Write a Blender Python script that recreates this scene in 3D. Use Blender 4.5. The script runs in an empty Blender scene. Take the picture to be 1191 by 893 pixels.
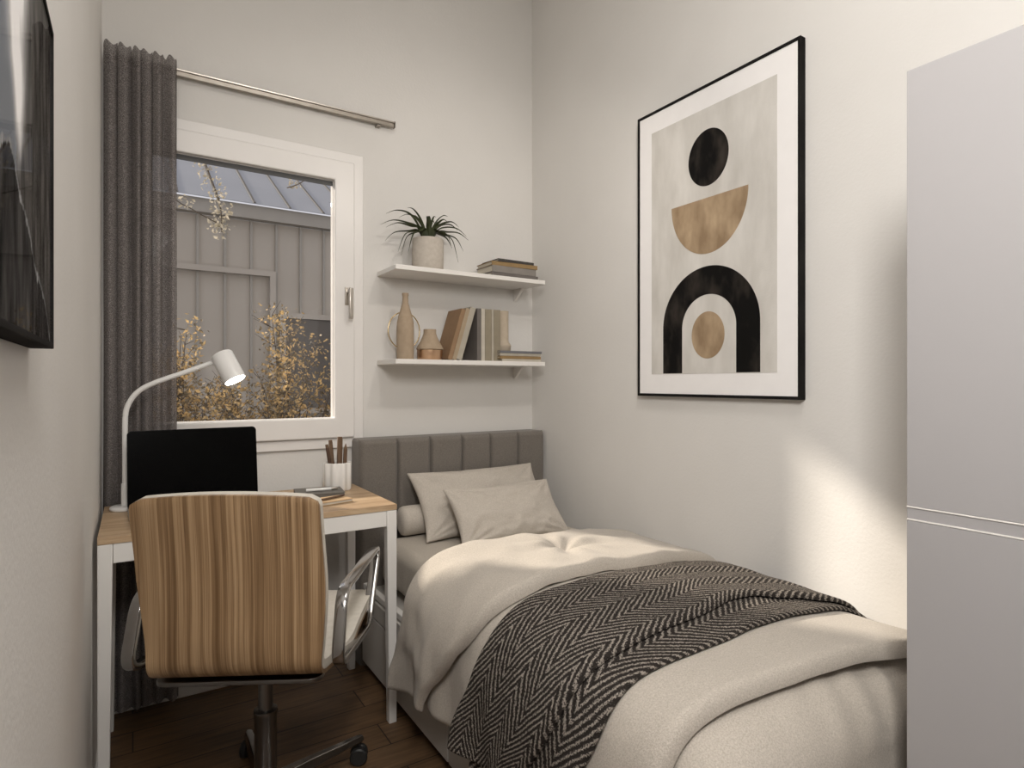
import bpy, bmesh, math, random
from math import sin, cos, pi, radians, sqrt, floor, exp
from mathutils import Vector, Matrix, noise
C = bpy.context.scene.collection
R = random.Random(7)

# ------------------------------------------------------------------ materials
def mat(name, col, rough=0.6, metal=0.0, spec=0.5, var=None, vscale=8.0, vstretch=(1, 1, 1), bump=0.0, bscale=300.0,
        bstretch=(1, 1, 1), coat=0.0, sheen=0.0, emit=None, estr=0.0, trans=0.0, alpha=1.0, vsharp=(0.3, 0.7), detail=4.0):
    m = bpy.data.materials.new(name); m.use_nodes = True
    nt = m.node_tree; N = nt.nodes; L = nt.links
    b = N['Principled BSDF']
    b.inputs['Base Color'].default_value = (*col, 1)
    b.inputs['Roughness'].default_value = rough
    b.inputs['Metallic'].default_value = metal
    b.inputs['Specular IOR Level'].default_value = spec
    b.inputs['Coat Weight'].default_value = coat
    b.inputs['Sheen Weight'].default_value = sheen
    b.inputs['Transmission Weight'].default_value = trans
    b.inputs['Alpha'].default_value = alpha
    if emit:
        b.inputs['Emission Color'].default_value = (*emit, 1)
        b.inputs['Emission Strength'].default_value = estr
    if var or bump:
        tc = N.new('ShaderNodeTexCoord')
    if var:
        mp = N.new('ShaderNodeMapping'); mp.inputs['Scale'].default_value = vstretch
        nz = N.new('ShaderNodeTexNoise'); nz.inputs['Scale'].default_value = vscale; nz.inputs['Detail'].default_value = detail
        cr = N.new('ShaderNodeValToRGB')
        cr.color_ramp.elements[0].position = vsharp[0]; cr.color_ramp.elements[1].position = vsharp[1]
        cr.color_ramp.elements[0].color = (*col, 1); cr.color_ramp.elements[1].color = (*var, 1)
        L.new(tc.outputs['Object'], mp.inputs[0]); L.new(mp.outputs[0], nz.inputs['Vector'])
        L.new(nz.outputs['Fac'], cr.inputs[0]); L.new(cr.outputs[0], b.inputs['Base Color'])
    if bump:
        mp2 = N.new('ShaderNodeMapping'); mp2.inputs['Scale'].default_value = bstretch
        n2 = N.new('ShaderNodeTexNoise'); n2.inputs['Scale'].default_value = bscale; n2.inputs['Detail'].default_value = 3
        bp = N.new('ShaderNodeBump'); bp.inputs['Strength'].default_value = bump; bp.inputs['Distance'].default_value = 0.002
        L.new(tc.outputs['Object'], mp2.inputs[0]); L.new(mp2.outputs[0], n2.inputs['Vector'])
        L.new(n2.outputs['Fac'], bp.inputs['Height']); L.new(bp.outputs[0], b.inputs['Normal'])
    return m

M = {}
M['wall'] = mat('wall_plaster', (.71, .69, .66), .85, var=(.74, .72, .69), vscale=3, bump=.25, bscale=120)
M['ceiling'] = mat('ceiling_paint', (.78, .75, .70), .9, bump=.1, bscale=150)
M['white'] = mat('white_lacquer', (.78, .755, .72), .4, var=(.80, .775, .74), vscale=5)
M['winwhite'] = mat('window_white', (.80, .775, .75), .35, var=(.82, .795, .77), vscale=4)
M['edge_strip'] = mat('shade_strip_and_plinth', (.05, .05, .05), .5, var=(.06, .06, .06))  # near-black for the painted shade strip atop the pane and the bed plinth
M['desk_white'] = mat('desk_white_metal', (.76, .74, .71), .4, var=(.78, .76, .73), vscale=6)
M['lampwhite'] = mat('lamp_white', (.80, .79, .77), .3, var=(.82, .81, .79))
M['ward'] = mat('wardrobe_lacquer', (.37, .358, .362), .35, var=(.385, .372, .376), vscale=2)
M['chrome'] = mat('polished_aluminium', (.36, .35, .345), .14, 1.0, var=(.42, .41, .40), vscale=10)
M['darkmetal'] = mat('dark_metal', (.20, .19, .18), .3, 1.0, var=(.25, .24, .23), vscale=10)
M['steel'] = mat('brushed_steel', (.50, .46, .41), .3, 1.0, var=(.56, .52, .47), vscale=30)
M['rail'] = mat('rail_metal', (.30, .27, .235), .38, 1.0, var=(.36, .325, .285), vscale=30)
M['blackplastic'] = mat('black_plastic', (.006, .006, .006), .4, var=(.009, .009, .009), spec=.25)
M['screen'] = mat('black_glass_screen', (.001, .001, .001), .25, var=(.0015, .0015, .0015), spec=.06)
M['alu'] = mat('laptop_aluminium', (.55, .55, .55), .35, .9, var=(.6, .6, .6))
M['shell_edge'] = mat('pale_cushion_fabric', (.60, .56, .49), .9, var=(.66, .62, .55), vscale=60, bump=.4, bscale=500)
M['duvet'] = mat('linen_duvet', (.40, .36, .31), .95, var=(.55, .50, .44), vscale=330, bump=.55, bscale=420, sheen=.15, spec=.2)
M['sheet'] = mat('cotton_sheet', (.44, .395, .335), .95, var=(.52, .47, .405), vscale=200, bump=.3, bscale=420, sheen=.1, spec=.2)
M['pillow'] = mat('pillow_linen', (.47, .425, .37), .95, var=(.57, .52, .46), vscale=220, bump=.35, bscale=420, sheen=.1, spec=.2)
M['headboard'] = mat('headboard_fabric', (.155, .138, .12), .95, var=(.215, .193, .17), vscale=240, bump=.5, bscale=380, sheen=.2, spec=.2)
M['bedwhite'] = mat('bed_base_lacquer', (.50, .475, .44), .5, var=(.52, .495, .46), vscale=4)
M['black'] = mat('black_frame_wood', (.009, .008, .008), .75, spec=.05, var=(.02, .019, .018))
M['mat'] = mat('white_passepartout', (.88, .86, .85), .8, var=(.90, .88, .87), vscale=20)
M['paper'] = mat('mottled_art_paper', (.56, .535, .495), .9, var=(.70, .675, .635), vscale=5, vstretch=(1, 3, 1), bump=.2, bscale=200, detail=8)
M['ink'] = mat('black_ink', (.007, .0065, .006), .85, spec=.1, var=(.055, .045, .038), vscale=14, vstretch=(1, 1, .5), vsharp=(.45, .8), detail=8)
M['gold'] = mat('muted_gold_ink', (.28, .19, .11), .6, var=(.50, .37, .235), vscale=16, vstretch=(1, 1, .5), vsharp=(.35, .7), detail=10)
M['pot'] = mat('speckled_stone_pot', (.47, .42, .36), .9, var=(.54, .49, .43), vscale=60, bump=.3)
M['soil'] = mat('dark_soil', (.03, .022, .015), .95, var=(.05, .035, .025), vscale=80, bump=.8, bscale=80)
M['leaf'] = mat('dark_leaf', (.022, .032, .014), .45, var=(.07, .08, .035), vscale=18)
M['clay'] = mat('tan_clay', (.36, .275, .19), .85, var=(.42, .325, .23), vscale=40, bump=.3)
M['clay2'] = mat('pale_clay', (.47, .39, .30), .85, var=(.52, .44, .34), vscale=40, bump=.3)
M['copper'] = mat('brushed_copper', (.62, .40, .25), .35, 1.0, var=(.70, .48, .32), vscale=20)
M['brass'] = mat('thin_brass', (.75, .58, .33), .25, 1.0, var=(.8, .63, .38))
M['pages'] = mat('book_pages', (.62, .57, .48), .9, var=(.50, .45, .37), vscale=30, vstretch=(1, 1, 20))
M['ceramic'] = mat('white_ceramic', (.80, .78, .75), .15, var=(.82, .80, .77), coat=.5)
M['rubber'] = mat('black_rubber', (.015, .015, .015), .5, var=(.02, .02, .02))
M['facade'] = mat('facade_panel', (.46, .41, .35), .7, var=(.50, .45, .39), vscale=1.5)
M['facade_dark'] = mat('facade_opening', (.13, .115, .10), .7, var=(.15, .135, .12), vscale=3)
M['roof'] = mat('metal_roof', (.33, .335, .36), .6, var=(.36, .365, .39), vscale=2)
M['gutter'] = mat('eave_trim', (.36, .33, .29), .6, var=(.38, .35, .31))
M['bark'] = mat('twig_bark', (.10, .08, .06), .9, var=(.14, .115, .09), vscale=40)
M['ground'] = mat('garden_soil', (.06, .05, .04), .95, var=(.09, .075, .06), vscale=6, bump=.5, bscale=30)
M['deskwood_'] = None
for k, c in dict(book_brown=(.16, .10, .05), book_ochre=(.26, .17, .075), book_dark=(.045, .04, .036), book_tan=(.33, .255, .17), book_rust=(.25, .155, .085),
                 book_olive=(.25, .215, .155), book_stone=(.37, .335, .275), book_slate=(.14, .14, .15), book_grey=(.22, .20, .18), book_char=(.13, .115, .105),
                 note_grey=(.13, .12, .105), note_tan=(.40, .27, .15), pen_white=(.75, .74, .72), pencil=(.12, .07, .04), pencil2=(.075, .04, .024),
                 brush=(.13, .078, .045), cream=(.47, .43, .365)).items():
    M[k] = mat(k, c, .7, var=tuple(x * 1.15 for x in c), vscale=25, bump=.15, bscale=200)

def wood(name, c1, c2, stretch, scale=6, rough=.45, c3=None, fine=.35):
    m = bpy.data.materials.new(name); m.use_nodes = True
    nt = m.node_tree; N = nt.nodes; L = nt.links; b = N['Principled BSDF']
    tc = N.new('ShaderNodeTexCoord'); mp = N.new('ShaderNodeMapping'); mp.inputs['Scale'].default_value = stretch
    n1 = N.new('ShaderNodeTexNoise'); n1.inputs['Scale'].default_value = scale; n1.inputs['Detail'].default_value = 8; n1.inputs['Distortion'].default_value = .6
    n2 = N.new('ShaderNodeTexNoise'); n2.inputs['Scale'].default_value = scale * 7; n2.inputs['Detail'].default_value = 4
    mx = N.new('ShaderNodeMath'); mx.operation = 'MULTIPLY_ADD'; mx.inputs[1].default_value = fine
    cr = N.new('ShaderNodeValToRGB'); e = cr.color_ramp.elements
    e[0].position = .305 + fine / 2; e[0].color = (*c1, 1); e[1].position = .685 + fine / 2; e[1].color = (*c2, 1)
    if c3:
        k = cr.color_ramp.elements.new(.495 + fine / 2); k.color = (*c3, 1)
    L.new(tc.outputs['Object'], mp.inputs[0]); L.new(mp.outputs[0], n1.inputs['Vector']); L.new(mp.outputs[0], n2.inputs['Vector'])
    L.new(n2.outputs['Fac'], mx.inputs[0]); L.new(n1.outputs['Fac'], mx.inputs[2]); L.new(mx.outputs[0], cr.inputs[0])
    L.new(cr.outputs[0], b.inputs['Base Color']); b.inputs['Roughness'].default_value = rough
    bp = N.new('ShaderNodeBump'); bp.inputs['Strength'].default_value = .15; bp.inputs['Distance'].default_value = .001
    L.new(mx.outputs[0], bp.inputs['Height']); L.new(bp.outputs[0], b.inputs['Normal'])
    return m
M['desk_oak'] = wood('desk_oak', (.34, .225, .13), (.54, .40, .255), (1.2, 14, 14), 3, .45, (.44, .305, .185))
M['shell_oak'] = wood('chair_walnut_veneer', (.15, .083, .036), (.42, .28, .155), (44, 1.5, .30), 1.5, .42, (.26, .158, .078), .6)

# herringbone throw
def throw_mat():
    m = bpy.data.materials.new('herringbone_wool'); m.use_nodes = True
    nt = m.node_tree; N = nt.nodes; L = nt.links; b = N['Principled BSDF']
    def mth(op, a=None, bb=None, c=None):
        n = N.new('ShaderNodeMath'); n.operation = op
        for i, v in enumerate((a, bb, c)):
            if v is None: continue
            if isinstance(v, (int, float)): n.inputs[i].default_value = v
            else: L.new(v, n.inputs[i])
        return n.outputs[0]
    uv = N.new('ShaderNodeUVMap'); uv.uv_map = 'UVMap'
    sp = N.new('ShaderNodeSeparateXYZ'); L.new(uv.outputs[0], sp.inputs[0])
    tn = N.new('ShaderNodeTexCoord')
    nz = N.new('ShaderNodeTexNoise'); nz.inputs['Scale'].default_value = 55; nz.inputs['Detail'].default_value = 3
    L.new(tn.outputs['Object'], nz.inputs['Vector'])
    wob = mth('MULTIPLY', mth('SUBTRACT', nz.outputs['Fac'], .5), .007)
    u = mth('ADD', sp.outputs['X'], wob); v = mth('ADD', sp.outputs['Y'], wob)
    W = .145
    tri = mth('ABSOLUTE', mth('SUBTRACT', mth('FRACT', mth('DIVIDE', u, W)), .5))       # 0..0.5
    d = mth('ADD', v, mth('MULTIPLY', tri, W * 1.25))
    st = mth('SINE', mth('MULTIPLY', d, 2 * pi / .0215))
    # woven dashes across the stripes
    n3 = N.new('ShaderNodeTexNoise'); n3.inputs['Scale'].default_value = 330; n3.inputs['Detail'].default_value = 2
    L.new(tn.outputs['Object'], n3.inputs['Vector'])
    fuzz = mth('MULTIPLY', mth('SUBTRACT', n3.outputs['Fac'], .5), 5.5)
    f = mth('ADD', st, fuzz)
    cr = N.new('ShaderNodeValToRGB'); e = cr.color_ramp.elements
    e[0].position = .45; e[0].color = (.030, .025, .022, 1); e[1].position = 1.0; e[1].color = (.38, .335, .29, 1)
    L.new(mth('MULTIPLY_ADD', f, .5, .42), cr.inputs[0]); L.new(cr.outputs[0], b.inputs['Base Color'])
    b.inputs['Roughness'].default_value = .95; b.inputs['Specular IOR Level'].default_value = .15
    bp = N.new('ShaderNodeBump'); bp.inputs['Strength'].default_value = .6; bp.inputs['Distance'].default_value = .003
    L.new(f, bp.inputs['Height']); L.new(bp.outputs[0], b.inputs['Normal'])
    return m
M['throw'] = throw_mat()

def floor_mat():
    m = bpy.data.materials.new('dark_oak_planks'); m.use_nodes = True
    nt = m.node_tree; N = nt.nodes; L = nt.links; b = N['Principled BSDF']
    tc = N.new('ShaderNodeTexCoord')
    br = N.new('ShaderNodeTexBrick'); br.inputs['Scale'].default_value = 1
    br.inputs['Brick Width'].default_value = 1.15; br.inputs['Row Height'].default_value = .135
    br.inputs['Mortar Size'].default_value = .0022; br.inputs['Bias'].default_value = 0
    br.inputs['Color1'].default_value = (.115, .066, .032, 1); br.inputs['Color2'].default_value = (.155, .092, .048, 1)
    br.inputs['Mortar'].default_value = (.010, .006, .004, 1); br.offset = .37
    L.new(tc.outputs['Object'], br.inputs['Vector'])
    mp = N.new('ShaderNodeMapping'); mp.inputs['Scale'].default_value = (1.2, 16, 1)
    n1 = N.new('ShaderNodeTexNoise'); n1.inputs['Scale'].default_value = 5; n1.inputs['Detail'].default_value = 8
    L.new(tc.outputs['Object'], mp.inputs[0]); L.new(mp.outputs[0], n1.inputs['Vector'])
    mx = N.new('ShaderNodeMix'); mx.data_type = 'RGBA'; mx.blend_type = 'MULTIPLY'; mx.inputs[0].default_value = .75
    cr = N.new('ShaderNodeValToRGB'); cr.color_ramp.elements[0].color = (.45, .45, .45, 1); cr.color_ramp.elements[1].color = (1.3, 1.25, 1.2, 1)
    cr.color_ramp.elements[0].position = .3; cr.color_ramp.elements[1].position = .7
    L.new(n1.outputs['Fac'], cr.inputs[0]); L.new(br.outputs['Color'], mx.inputs[6]); L.new(cr.outputs[0], mx.inputs[7])
    L.new(mx.outputs[2], b.inputs['Base Color']); b.inputs['Roughness'].default_value = .5
    return m
M['floor'] = floor_mat()

def glass_mat(name, tint=(1, 1, 1), refl=1.0, ior=1.5):
    m = bpy.data.materials.new(name); m.use_nodes = True
    nt = m.node_tree; N = nt.nodes; L = nt.links
    N.remove(N['Principled BSDF']); out = N['Material Output']
    t = N.new('ShaderNodeBsdfTransparent'); t.inputs[0].default_value = (*tint, 1)
    g = N.new('ShaderNodeBsdfGlossy'); g.inputs['Roughness'].default_value = 0.0
    g.inputs[0].default_value = (refl, refl, refl, 1)
    fr = N.new('ShaderNodeFresnel'); fr.inputs[0].default_value = ior
    mx = N.new('ShaderNodeMixShader')
    ge = N.new('ShaderNodeNewGeometry'); iv = N.new('ShaderNodeMath'); iv.operation = 'SUBTRACT'; iv.inputs[0].default_value = 1
    ml = N.new('ShaderNodeMath'); ml.operation = 'MULTIPLY'
    L.new(ge.outputs['Backfacing'], iv.inputs[1]); L.new(iv.outputs[0], ml.inputs[0]); L.new(fr.outputs[0], ml.inputs[1])
    L.new(ml.outputs[0], mx.inputs[0]); L.new(t.outputs[0], mx.inputs[1]); L.new(g.outputs[0], mx.inputs[2])
    L.new(mx.outputs[0], out.inputs['Surface'])
    return m
M['glass'] = glass_mat('window_glass')
M['picglass'] = glass_mat('picture_glass', refl=.7, ior=1.02)

def curtain_mat():
    m = bpy.data.materials.new('sheer_grey_weave'); m.use_nodes = True
    nt = m.node_tree; N = nt.nodes; L = nt.links; b = N['Principled BSDF']; out = N['Material Output']
    tc = N.new('ShaderNodeTexCoord'); nz = N.new('ShaderNodeTexNoise'); nz.inputs['Scale'].default_value = 330; nz.inputs['Detail'].default_value = 2
    cr = N.new('ShaderNodeValToRGB'); e = cr.color_ramp.elements
    e[0].position = .35; e[0].color = (.075, .064, .060, 1); e[1].position = .66; e[1].color = (.42, .385, .37, 1)
    L.new(tc.outputs['Object'], nz.inputs['Vector']); L.new(nz.outputs['Fac'], cr.inputs[0]); L.new(cr.outputs[0], b.inputs['Base Color'])
    b.inputs['Roughness'].default_value = .95; b.inputs['Specular IOR Level'].default_value = .1
    tl = N.new('ShaderNodeBsdfTranslucent'); L.new(cr.outputs[0], tl.inputs[0])
    m1 = N.new('ShaderNodeMixShader'); m1.inputs[0].default_value = .35
    L.new(b.outputs[0], m1.inputs[1]); L.new(tl.outputs[0], m1.inputs[2])
    tr = N.new('ShaderNodeBsdfTransparent'); m2 = N.new('ShaderNodeMixShader')
    c2 = N.new('ShaderNodeValToRGB'); c2.color_ramp.elements[0].position = .30; c2.color_ramp.elements[1].position = .44
    c2.color_ramp.elements[0].color = (.55, .55, .55, 1); c2.color_ramp.elements[1].color = (.05, .05, .05, 1)
    L.new(nz.outputs['Fac'], c2.inputs[0]); L.new(c2.outputs[0], m2.inputs[0])
    L.new(m1.outputs[0], m2.inputs[1]); L.new(tr.outputs[0], m2.inputs[2]); L.new(m2.outputs[0], out.inputs['Surface'])
    return m
M['curtain'] = curtain_mat()

def two_sided_leaf(name, c1, c2):
    m = bpy.data.materials.new(name); m.use_nodes = True
    nt = m.node_tree; N = nt.nodes; L = nt.links; b = N['Principled BSDF']; out = N['Material Output']
    tc = N.new('ShaderNodeTexCoord'); nz = N.new('ShaderNodeTexNoise'); nz.inputs['Scale'].default_value = 22
    cr = N.new('ShaderNodeValToRGB'); e = cr.color_ramp.elements
    e[0].position = .42; e[0].color = (*c1, 1); e[1].position = .6; e[1].color = (*c2, 1)
    L.new(tc.outputs['Object'], nz.inputs['Vector']); L.new(nz.outputs['Fac'], cr.inputs[0]); L.new(cr.outputs[0], b.inputs['Base Color'])
    b.inputs['Roughness'].default_value = .6
    tl = N.new('ShaderNodeBsdfTranslucent'); L.new(cr.outputs[0], tl.inputs[0])
    mx = N.new('ShaderNodeMixShader'); mx.inputs[0].default_value = .3
    L.new(b.outputs[0], mx.inputs[1]); L.new(tl.outputs[0], mx.inputs[2]); L.new(mx.outputs[0], out.inputs['Surface'])
    return m
M['gold_leaf'] = two_sided_leaf('autumn_leaf', (.20, .16, .10), (.80, .56, .26))
M['pale_leaf'] = two_sided_leaf('pale_blossom_leaf', (.45, .40, .30), (.75, .68, .55))

# ------------------------------------------------------------------ mesh helpers
def link(o, parent=None):
    C.objects.link(o)
    if parent: o.parent = parent
    return o
def obj(name, bm, m, parent=None, smooth=None, bevel=0, subsurf=0):
    bmesh.ops.recalc_face_normals(bm, faces=bm.faces)
    me = bpy.data.meshes.new(name); bm.to_mesh(me); bm.free()
    me.materials.append(m)
    o = link(bpy.data.objects.new(name, me), parent)
    if smooth is not None:
        for p in me.polygons: p.use_smooth = True
        if smooth < 180:
            me.set_sharp_from_angle(angle=radians(smooth))
    if bevel:
        md = o.modifiers.new('b', 'BEVEL'); md.width = bevel; md.segments = 3; md.limit_method = 'ANGLE'; md.angle_limit = radians(40)
        for p in me.polygons: p.use_smooth = True
        me.set_sharp_from_angle(angle=radians(35)); 
    if subsurf:
        md = o.modifiers.new('s', 'SUBSURF'); md.levels = subsurf; md.render_levels = subsurf
        for p in me.polygons: p.use_smooth = True
    return o
def thing(name, label, cat, loc=(0, 0, 0), rz=0, group=None, kind=None):
    o = link(bpy.data.objects.new(name, None)); o.location = loc; o.rotation_euler = (0, 0, rz)
    o.empty_display_size = .1
    if kind: o['kind'] = kind
    return tag(o, label, cat, group)
def tag(o, label=None, cat=None, group=None, kind=None):
    if label: o['label'] = label
    if cat: o['category'] = cat
    if group: o['group'] = group
    if kind: o['kind'] = kind
    return o
def struct(name, bm, m, parent=None, **k):
    o = obj(name, bm, m, parent, **k); o['kind'] = 'structure'; return o
def box(bm, x0, x1, y0, y1, z0, z1, mtx=None):
    v = [bm.verts.new((x, y, z)) for x in (x0, x1) for y in (y0, y1) for z in (z0, z1)]
    if mtx:
        for q in v: q.co = mtx @ q.co
    for f in ((0, 1, 3, 2), (4, 6, 7, 5), (0, 4, 5, 1), (2, 3, 7, 6), (0, 2, 6, 4), (1, 5, 7, 3)):
        bm.faces.new([v[i] for i in f])
    return bm
def B(*a, mtx=None): return box(bmesh.new(), *a, mtx=mtx)
def tube(bm, pts, r, n=12, caps=True, flat=None):
    """pts list of Vectors; r float or list; flat=(w,h) gives a rounded rectangular section; up taken as world X"""
    pts = [Vector(p) for p in pts]; rings = []
    for i, p in enumerate(pts):
        t = (pts[min(i + 1, len(pts) - 1)] - pts[max(i - 1, 0)]).normalized()
        if flat: a = Vector((1, 0, 0)) - t * t.x
        else:
            a = Vector((0, 0, 1)) - t * t.z
            if a.length < .05: a = Vector((0, 1, 0)) - t * t.y
        a.normalize(); b = t.cross(a)
        rr = r[i] if isinstance(r, (list, tuple)) else r
        ring = []
        for k in range(n):
            th = 2 * pi * k / n
            if flat:
                c, s = cos(th), sin(th)
                q = a * (abs(c) ** .5 * (1 if c > 0 else -1) * flat[0] / 2) + b * (abs(s) ** .5 * (1 if s > 0 else -1) * flat[1] / 2)
            else: q = (a * cos(th) + b * sin(th)) * rr
            ring.append(bm.verts.new(p + q))
        rings.append(ring)
    for A, Bq in zip(rings, rings[1:]):
        for k in range(n): bm.faces.new((A[k], A[(k + 1) % n], Bq[(k + 1) % n], Bq[k]))
    if caps:
        bm.faces.new(rings[0]); bm.faces.new(rings[-1][::-1])
    return rings
def closed_tube(bm, pts, flat, n=12):
    pts = [Vector(p) for p in pts]; rings = []; N_ = len(pts)
    for i, p in enumerate(pts):
        t = (pts[(i + 1) % N_] - pts[i - 1]).normalized()
        a = Vector((1, 0, 0)) - t * t.x; a.normalize(); b = t.cross(a); ring = []
        for k in range(n):
            c, s = cos(2 * pi * k / n), sin(2 * pi * k / n)
            ring.append(bm.verts.new(p + a * (abs(c) ** .5 * (1 if c > 0 else -1) * flat[0] / 2) + b * (abs(s) ** .5 * (1 if s > 0 else -1) * flat[1] / 2)))
        rings.append(ring)
    for i in range(N_):
        A, Bq = rings[i], rings[(i + 1) % N_]
        for k in range(n): bm.faces.new((A[k], A[(k + 1) % n], Bq[(k + 1) % n], Bq[k]))
def lathe(bm, prof, n=32, mtx=None, closed=False):
    rings = []
    for r, z in prof:
        if r < 1e-5: rings.append([bm.verts.new((0, 0, z))])
        else: rings.append([bm.verts.new((r * cos(2 * pi * k / n), r * sin(2 * pi * k / n), z)) for k in range(n)])
    for A, Bq in zip(rings, rings[1:]):
        for k in range(n):
            a, a2 = A[k % len(A)], A[(k + 1) % len(A)]; b, b2 = Bq[k % len(Bq)], Bq[(k + 1) % len(Bq)]
            vs = []
            for q in (a, a2, b2, b):
                if q not in vs: vs.append(q)
            if len(vs) >= 3: bm.faces.new(vs)
    if mtx:
        for ring in rings:
            for v in ring: v.co = mtx @ v.co
    return bm
def prism(bm, poly, z0, z1, mtx=None):
    a = [bm.verts.new((x, y, z0)) for x, y in poly]; b = [bm.verts.new((x, y, z1)) for x, y in poly]
    n = len(poly)
    for i in range(n): bm.faces.new((a[i], a[(i + 1) % n], b[(i + 1) % n], b[i]))
    bm.faces.new(a[::-1]); bm.faces.new(b)
    if mtx:
        for v in a + b: v.co = mtx @ v.co
    return bm
def rrect(x0, x1, y0, y1, r, n=8):
    pts = []
    for cx, cy, a0 in ((x1 - r, y1 - r, 0), (x0 + r, y1 - r, 90), (x0 + r, y0 + r, 180), (x1 - r, y0 + r, 270)):
        for k in range(n + 1):
            a = radians(a0 + 90 * k / n); pts.append((cx + r * cos(a), cy + r * sin(a)))
    return pts
def crom(P, n=8, closed=False):
    P = [Vector(p) for p in P]; out = []; N_ = len(P)
    rng = range(N_) if closed else range(N_ - 1)
    for i in rng:
        if closed: p0, p1, p2, p3 = P[i - 1], P[i], P[(i + 1) % N_], P[(i + 2) % N_]
        else: p0, p1, p2, p3 = P[max(i - 1, 0)], P[i], P[i + 1], P[min(i + 2, N_ - 1)]
        for k in range(n):
            t = k / n
            out.append(.5 * ((2 * p1) + (-p0 + p2) * t + (2 * p0 - 5 * p1 + 4 * p2 - p3) * t * t + (-p0 + 3 * p1 - 3 * p2 + p3) * t ** 3))
    if not closed: out.append(P[-1])
    return out
def round_path(P, rad, n=6, closed=True):
    """polyline with filleted corners"""
    P = [Vector(p) for p in P]; out = []; N_ = len(P)
    for i in range(N_):
        if not closed and i in (0, N_ - 1): out.append(P[i]); continue
        p = P[i]; a = (P[i - 1] - p); b = (P[(i + 1) % N_] - p)
        r = min(rad, a.length * .45, b.length * .45)
        A = p + a.normalized() * r; Bq = p + b.normalized() * r
        for k in range(n + 1):
            t = k / n; out.append(A * (1 - t) ** 2 + p * 2 * t * (1 - t) + Bq * t * t)
    return out
def sm(a, b, x):
    t = max(0, min(1, (x - a) / (b - a))); return t * t * (3 - 2 * t)
def nz(x, y, z=0): return noise.noise(Vector((x, y, z)))
def grid_obj(name, fn, nu, nv, m, parent=None, uvfn=None, close_u=False, **k):
    bm = bmesh.new(); V = [[bm.verts.new(fn(i / nu, j / nv)) for j in range(nv + 1)] for i in range(nu + (0 if close_u else 1))]
    uvl = bm.loops.layers.uv.new('UVMap') if uvfn else None
    for i in range(nu):
        for j in range(nv):
            i2 = (i + 1) % len(V)
            f = bm.faces.new((V[i][j], V[i2][j], V[i2][j + 1], V[i][j + 1]))
            if uvl:
                for l, (a, b) in zip(f.loops, ((i, j), (i + 1, j), (i + 1, j + 1), (i, j + 1))): l[uvl].uv = uvfn(a / nu, b / nv)
    return obj(name, bm, m, parent, **k)

# ------------------------------------------------------------------ dimensions
XL, XR, YB, YF, ZC = -.094, 1.778, 2.604, -1.7, 3.35
# ------------------------------------------------------------------ room shell
struct('floor', B(XL - .1, XR + .1, YF - .1, YB + .1, -.06, 0), M['floor'])
struct('ceiling', B(XL - .1, XR + .1, YF - .1, YB + .1, ZC, ZC + .06), M['ceiling'])
struct('wall_left', B(XL - .1, XL, YF - .1, YB + .12, 0, ZC), M['wall'])
struct('wall_right', B(XR, XR + .1, YF - .1, YB + .12, 0, ZC), M['wall'])
struct('wall_front', B(XL, XR, YF - .1, YF, 0, ZC), M['wall'])
WX0, WX1, WZ0, WZ1 = -.03, .820, .958, 2.160      # wall opening
bm = bmesh.new()
box(bm, XL, WX0, YB, YB + .12, 0, ZC); box(bm, WX1, XR, YB, YB + .12, 0, ZC)
box(bm, WX0, WX1, YB, YB + .12, 0, WZ0); box(bm, WX0, WX1, YB, YB + .12, WZ1, ZC)
struct('wall_back', bm, M['wall'])
struct('baseboard_back', B(XL, XR, YB - .012, YB, 0, .068), M['white'], bevel=.003)
struct('baseboard_right', B(XR - .012, XR, -.6, .5, 0, .068), M['white'], bevel=.003)
struct('baseboard_left', B(XL, XL + .012, YF, YB - .012, 0, .068), M['white'], bevel=.003)

def frame_bm(x0, x1, z0, z1, w, y0, y1, bm=None):
    bm = bm or bmesh.new()
    o = [(x0, z0), (x1, z0), (x1, z1), (x0, z1)]; i = [(x0 + w, z0 + w), (x1 - w, z0 + w), (x1 - w, z1 - w), (x0 + w, z1 - w)]
    vo = [[bm.verts.new((x, y, z)) for x, z in o] for y in (y0, y1)]; vi = [[bm.verts.new((x, y, z)) for x, z in i] for y in (y0, y1)]
    for k in range(4):
        l = (k + 1) % 4
        bm.faces.new((vo[0][k], vo[0][l], vi[0][l], vi[0][k])); bm.faces.new((vo[1][k], vi[1][k], vi[1][l], vo[1][l]))
        bm.faces.new((vo[0][k], vo[1][k], vo[1][l], vo[0][l])); bm.faces.new((vi[0][k], vi[0][l], vi[1][l], vi[1][k]))
    return bm
win = struct('window_1', frame_bm(-.07, .864, .915, 2.202, .044, YB - .014, YB + .12), M['winwhite'], bevel=.004)
sash = obj('sash', frame_bm(-.026, .820, .960, 2.158, .086, YB - .030, YB + .045), M['winwhite'], win, bevel=.006)
obj('edge_strip', frame_bm(.058, .736, 1.044, 2.074, .004, YB - .002, YB + .03), M['winwhite'], sash)
obj('top_shade_strip', B(.0625, .7315, YB - .002, YB + .0015, 2.050, 2.0695), M['edge_strip'], sash)  # dark strip put in for the shade under the sash head
obj('glazing', B(.058, .736, YB + .002, YB + .006, 1.044, 2.074), M['glass'], sash)
bm = B(.775, .803, YB - .036, YB - .030, 1.535, 1.612); 
obj('handle_plate', bm, M['steel'], sash, bevel=.004)
bm = B(.781, .797, YB - .066, YB - .036, 1.585, 1.603); box(bm, .783, .801, YB - .072, YB - .058, 1.472, 1.606)
obj('handle', bm, M['steel'], sash, bevel=.004)

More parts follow.
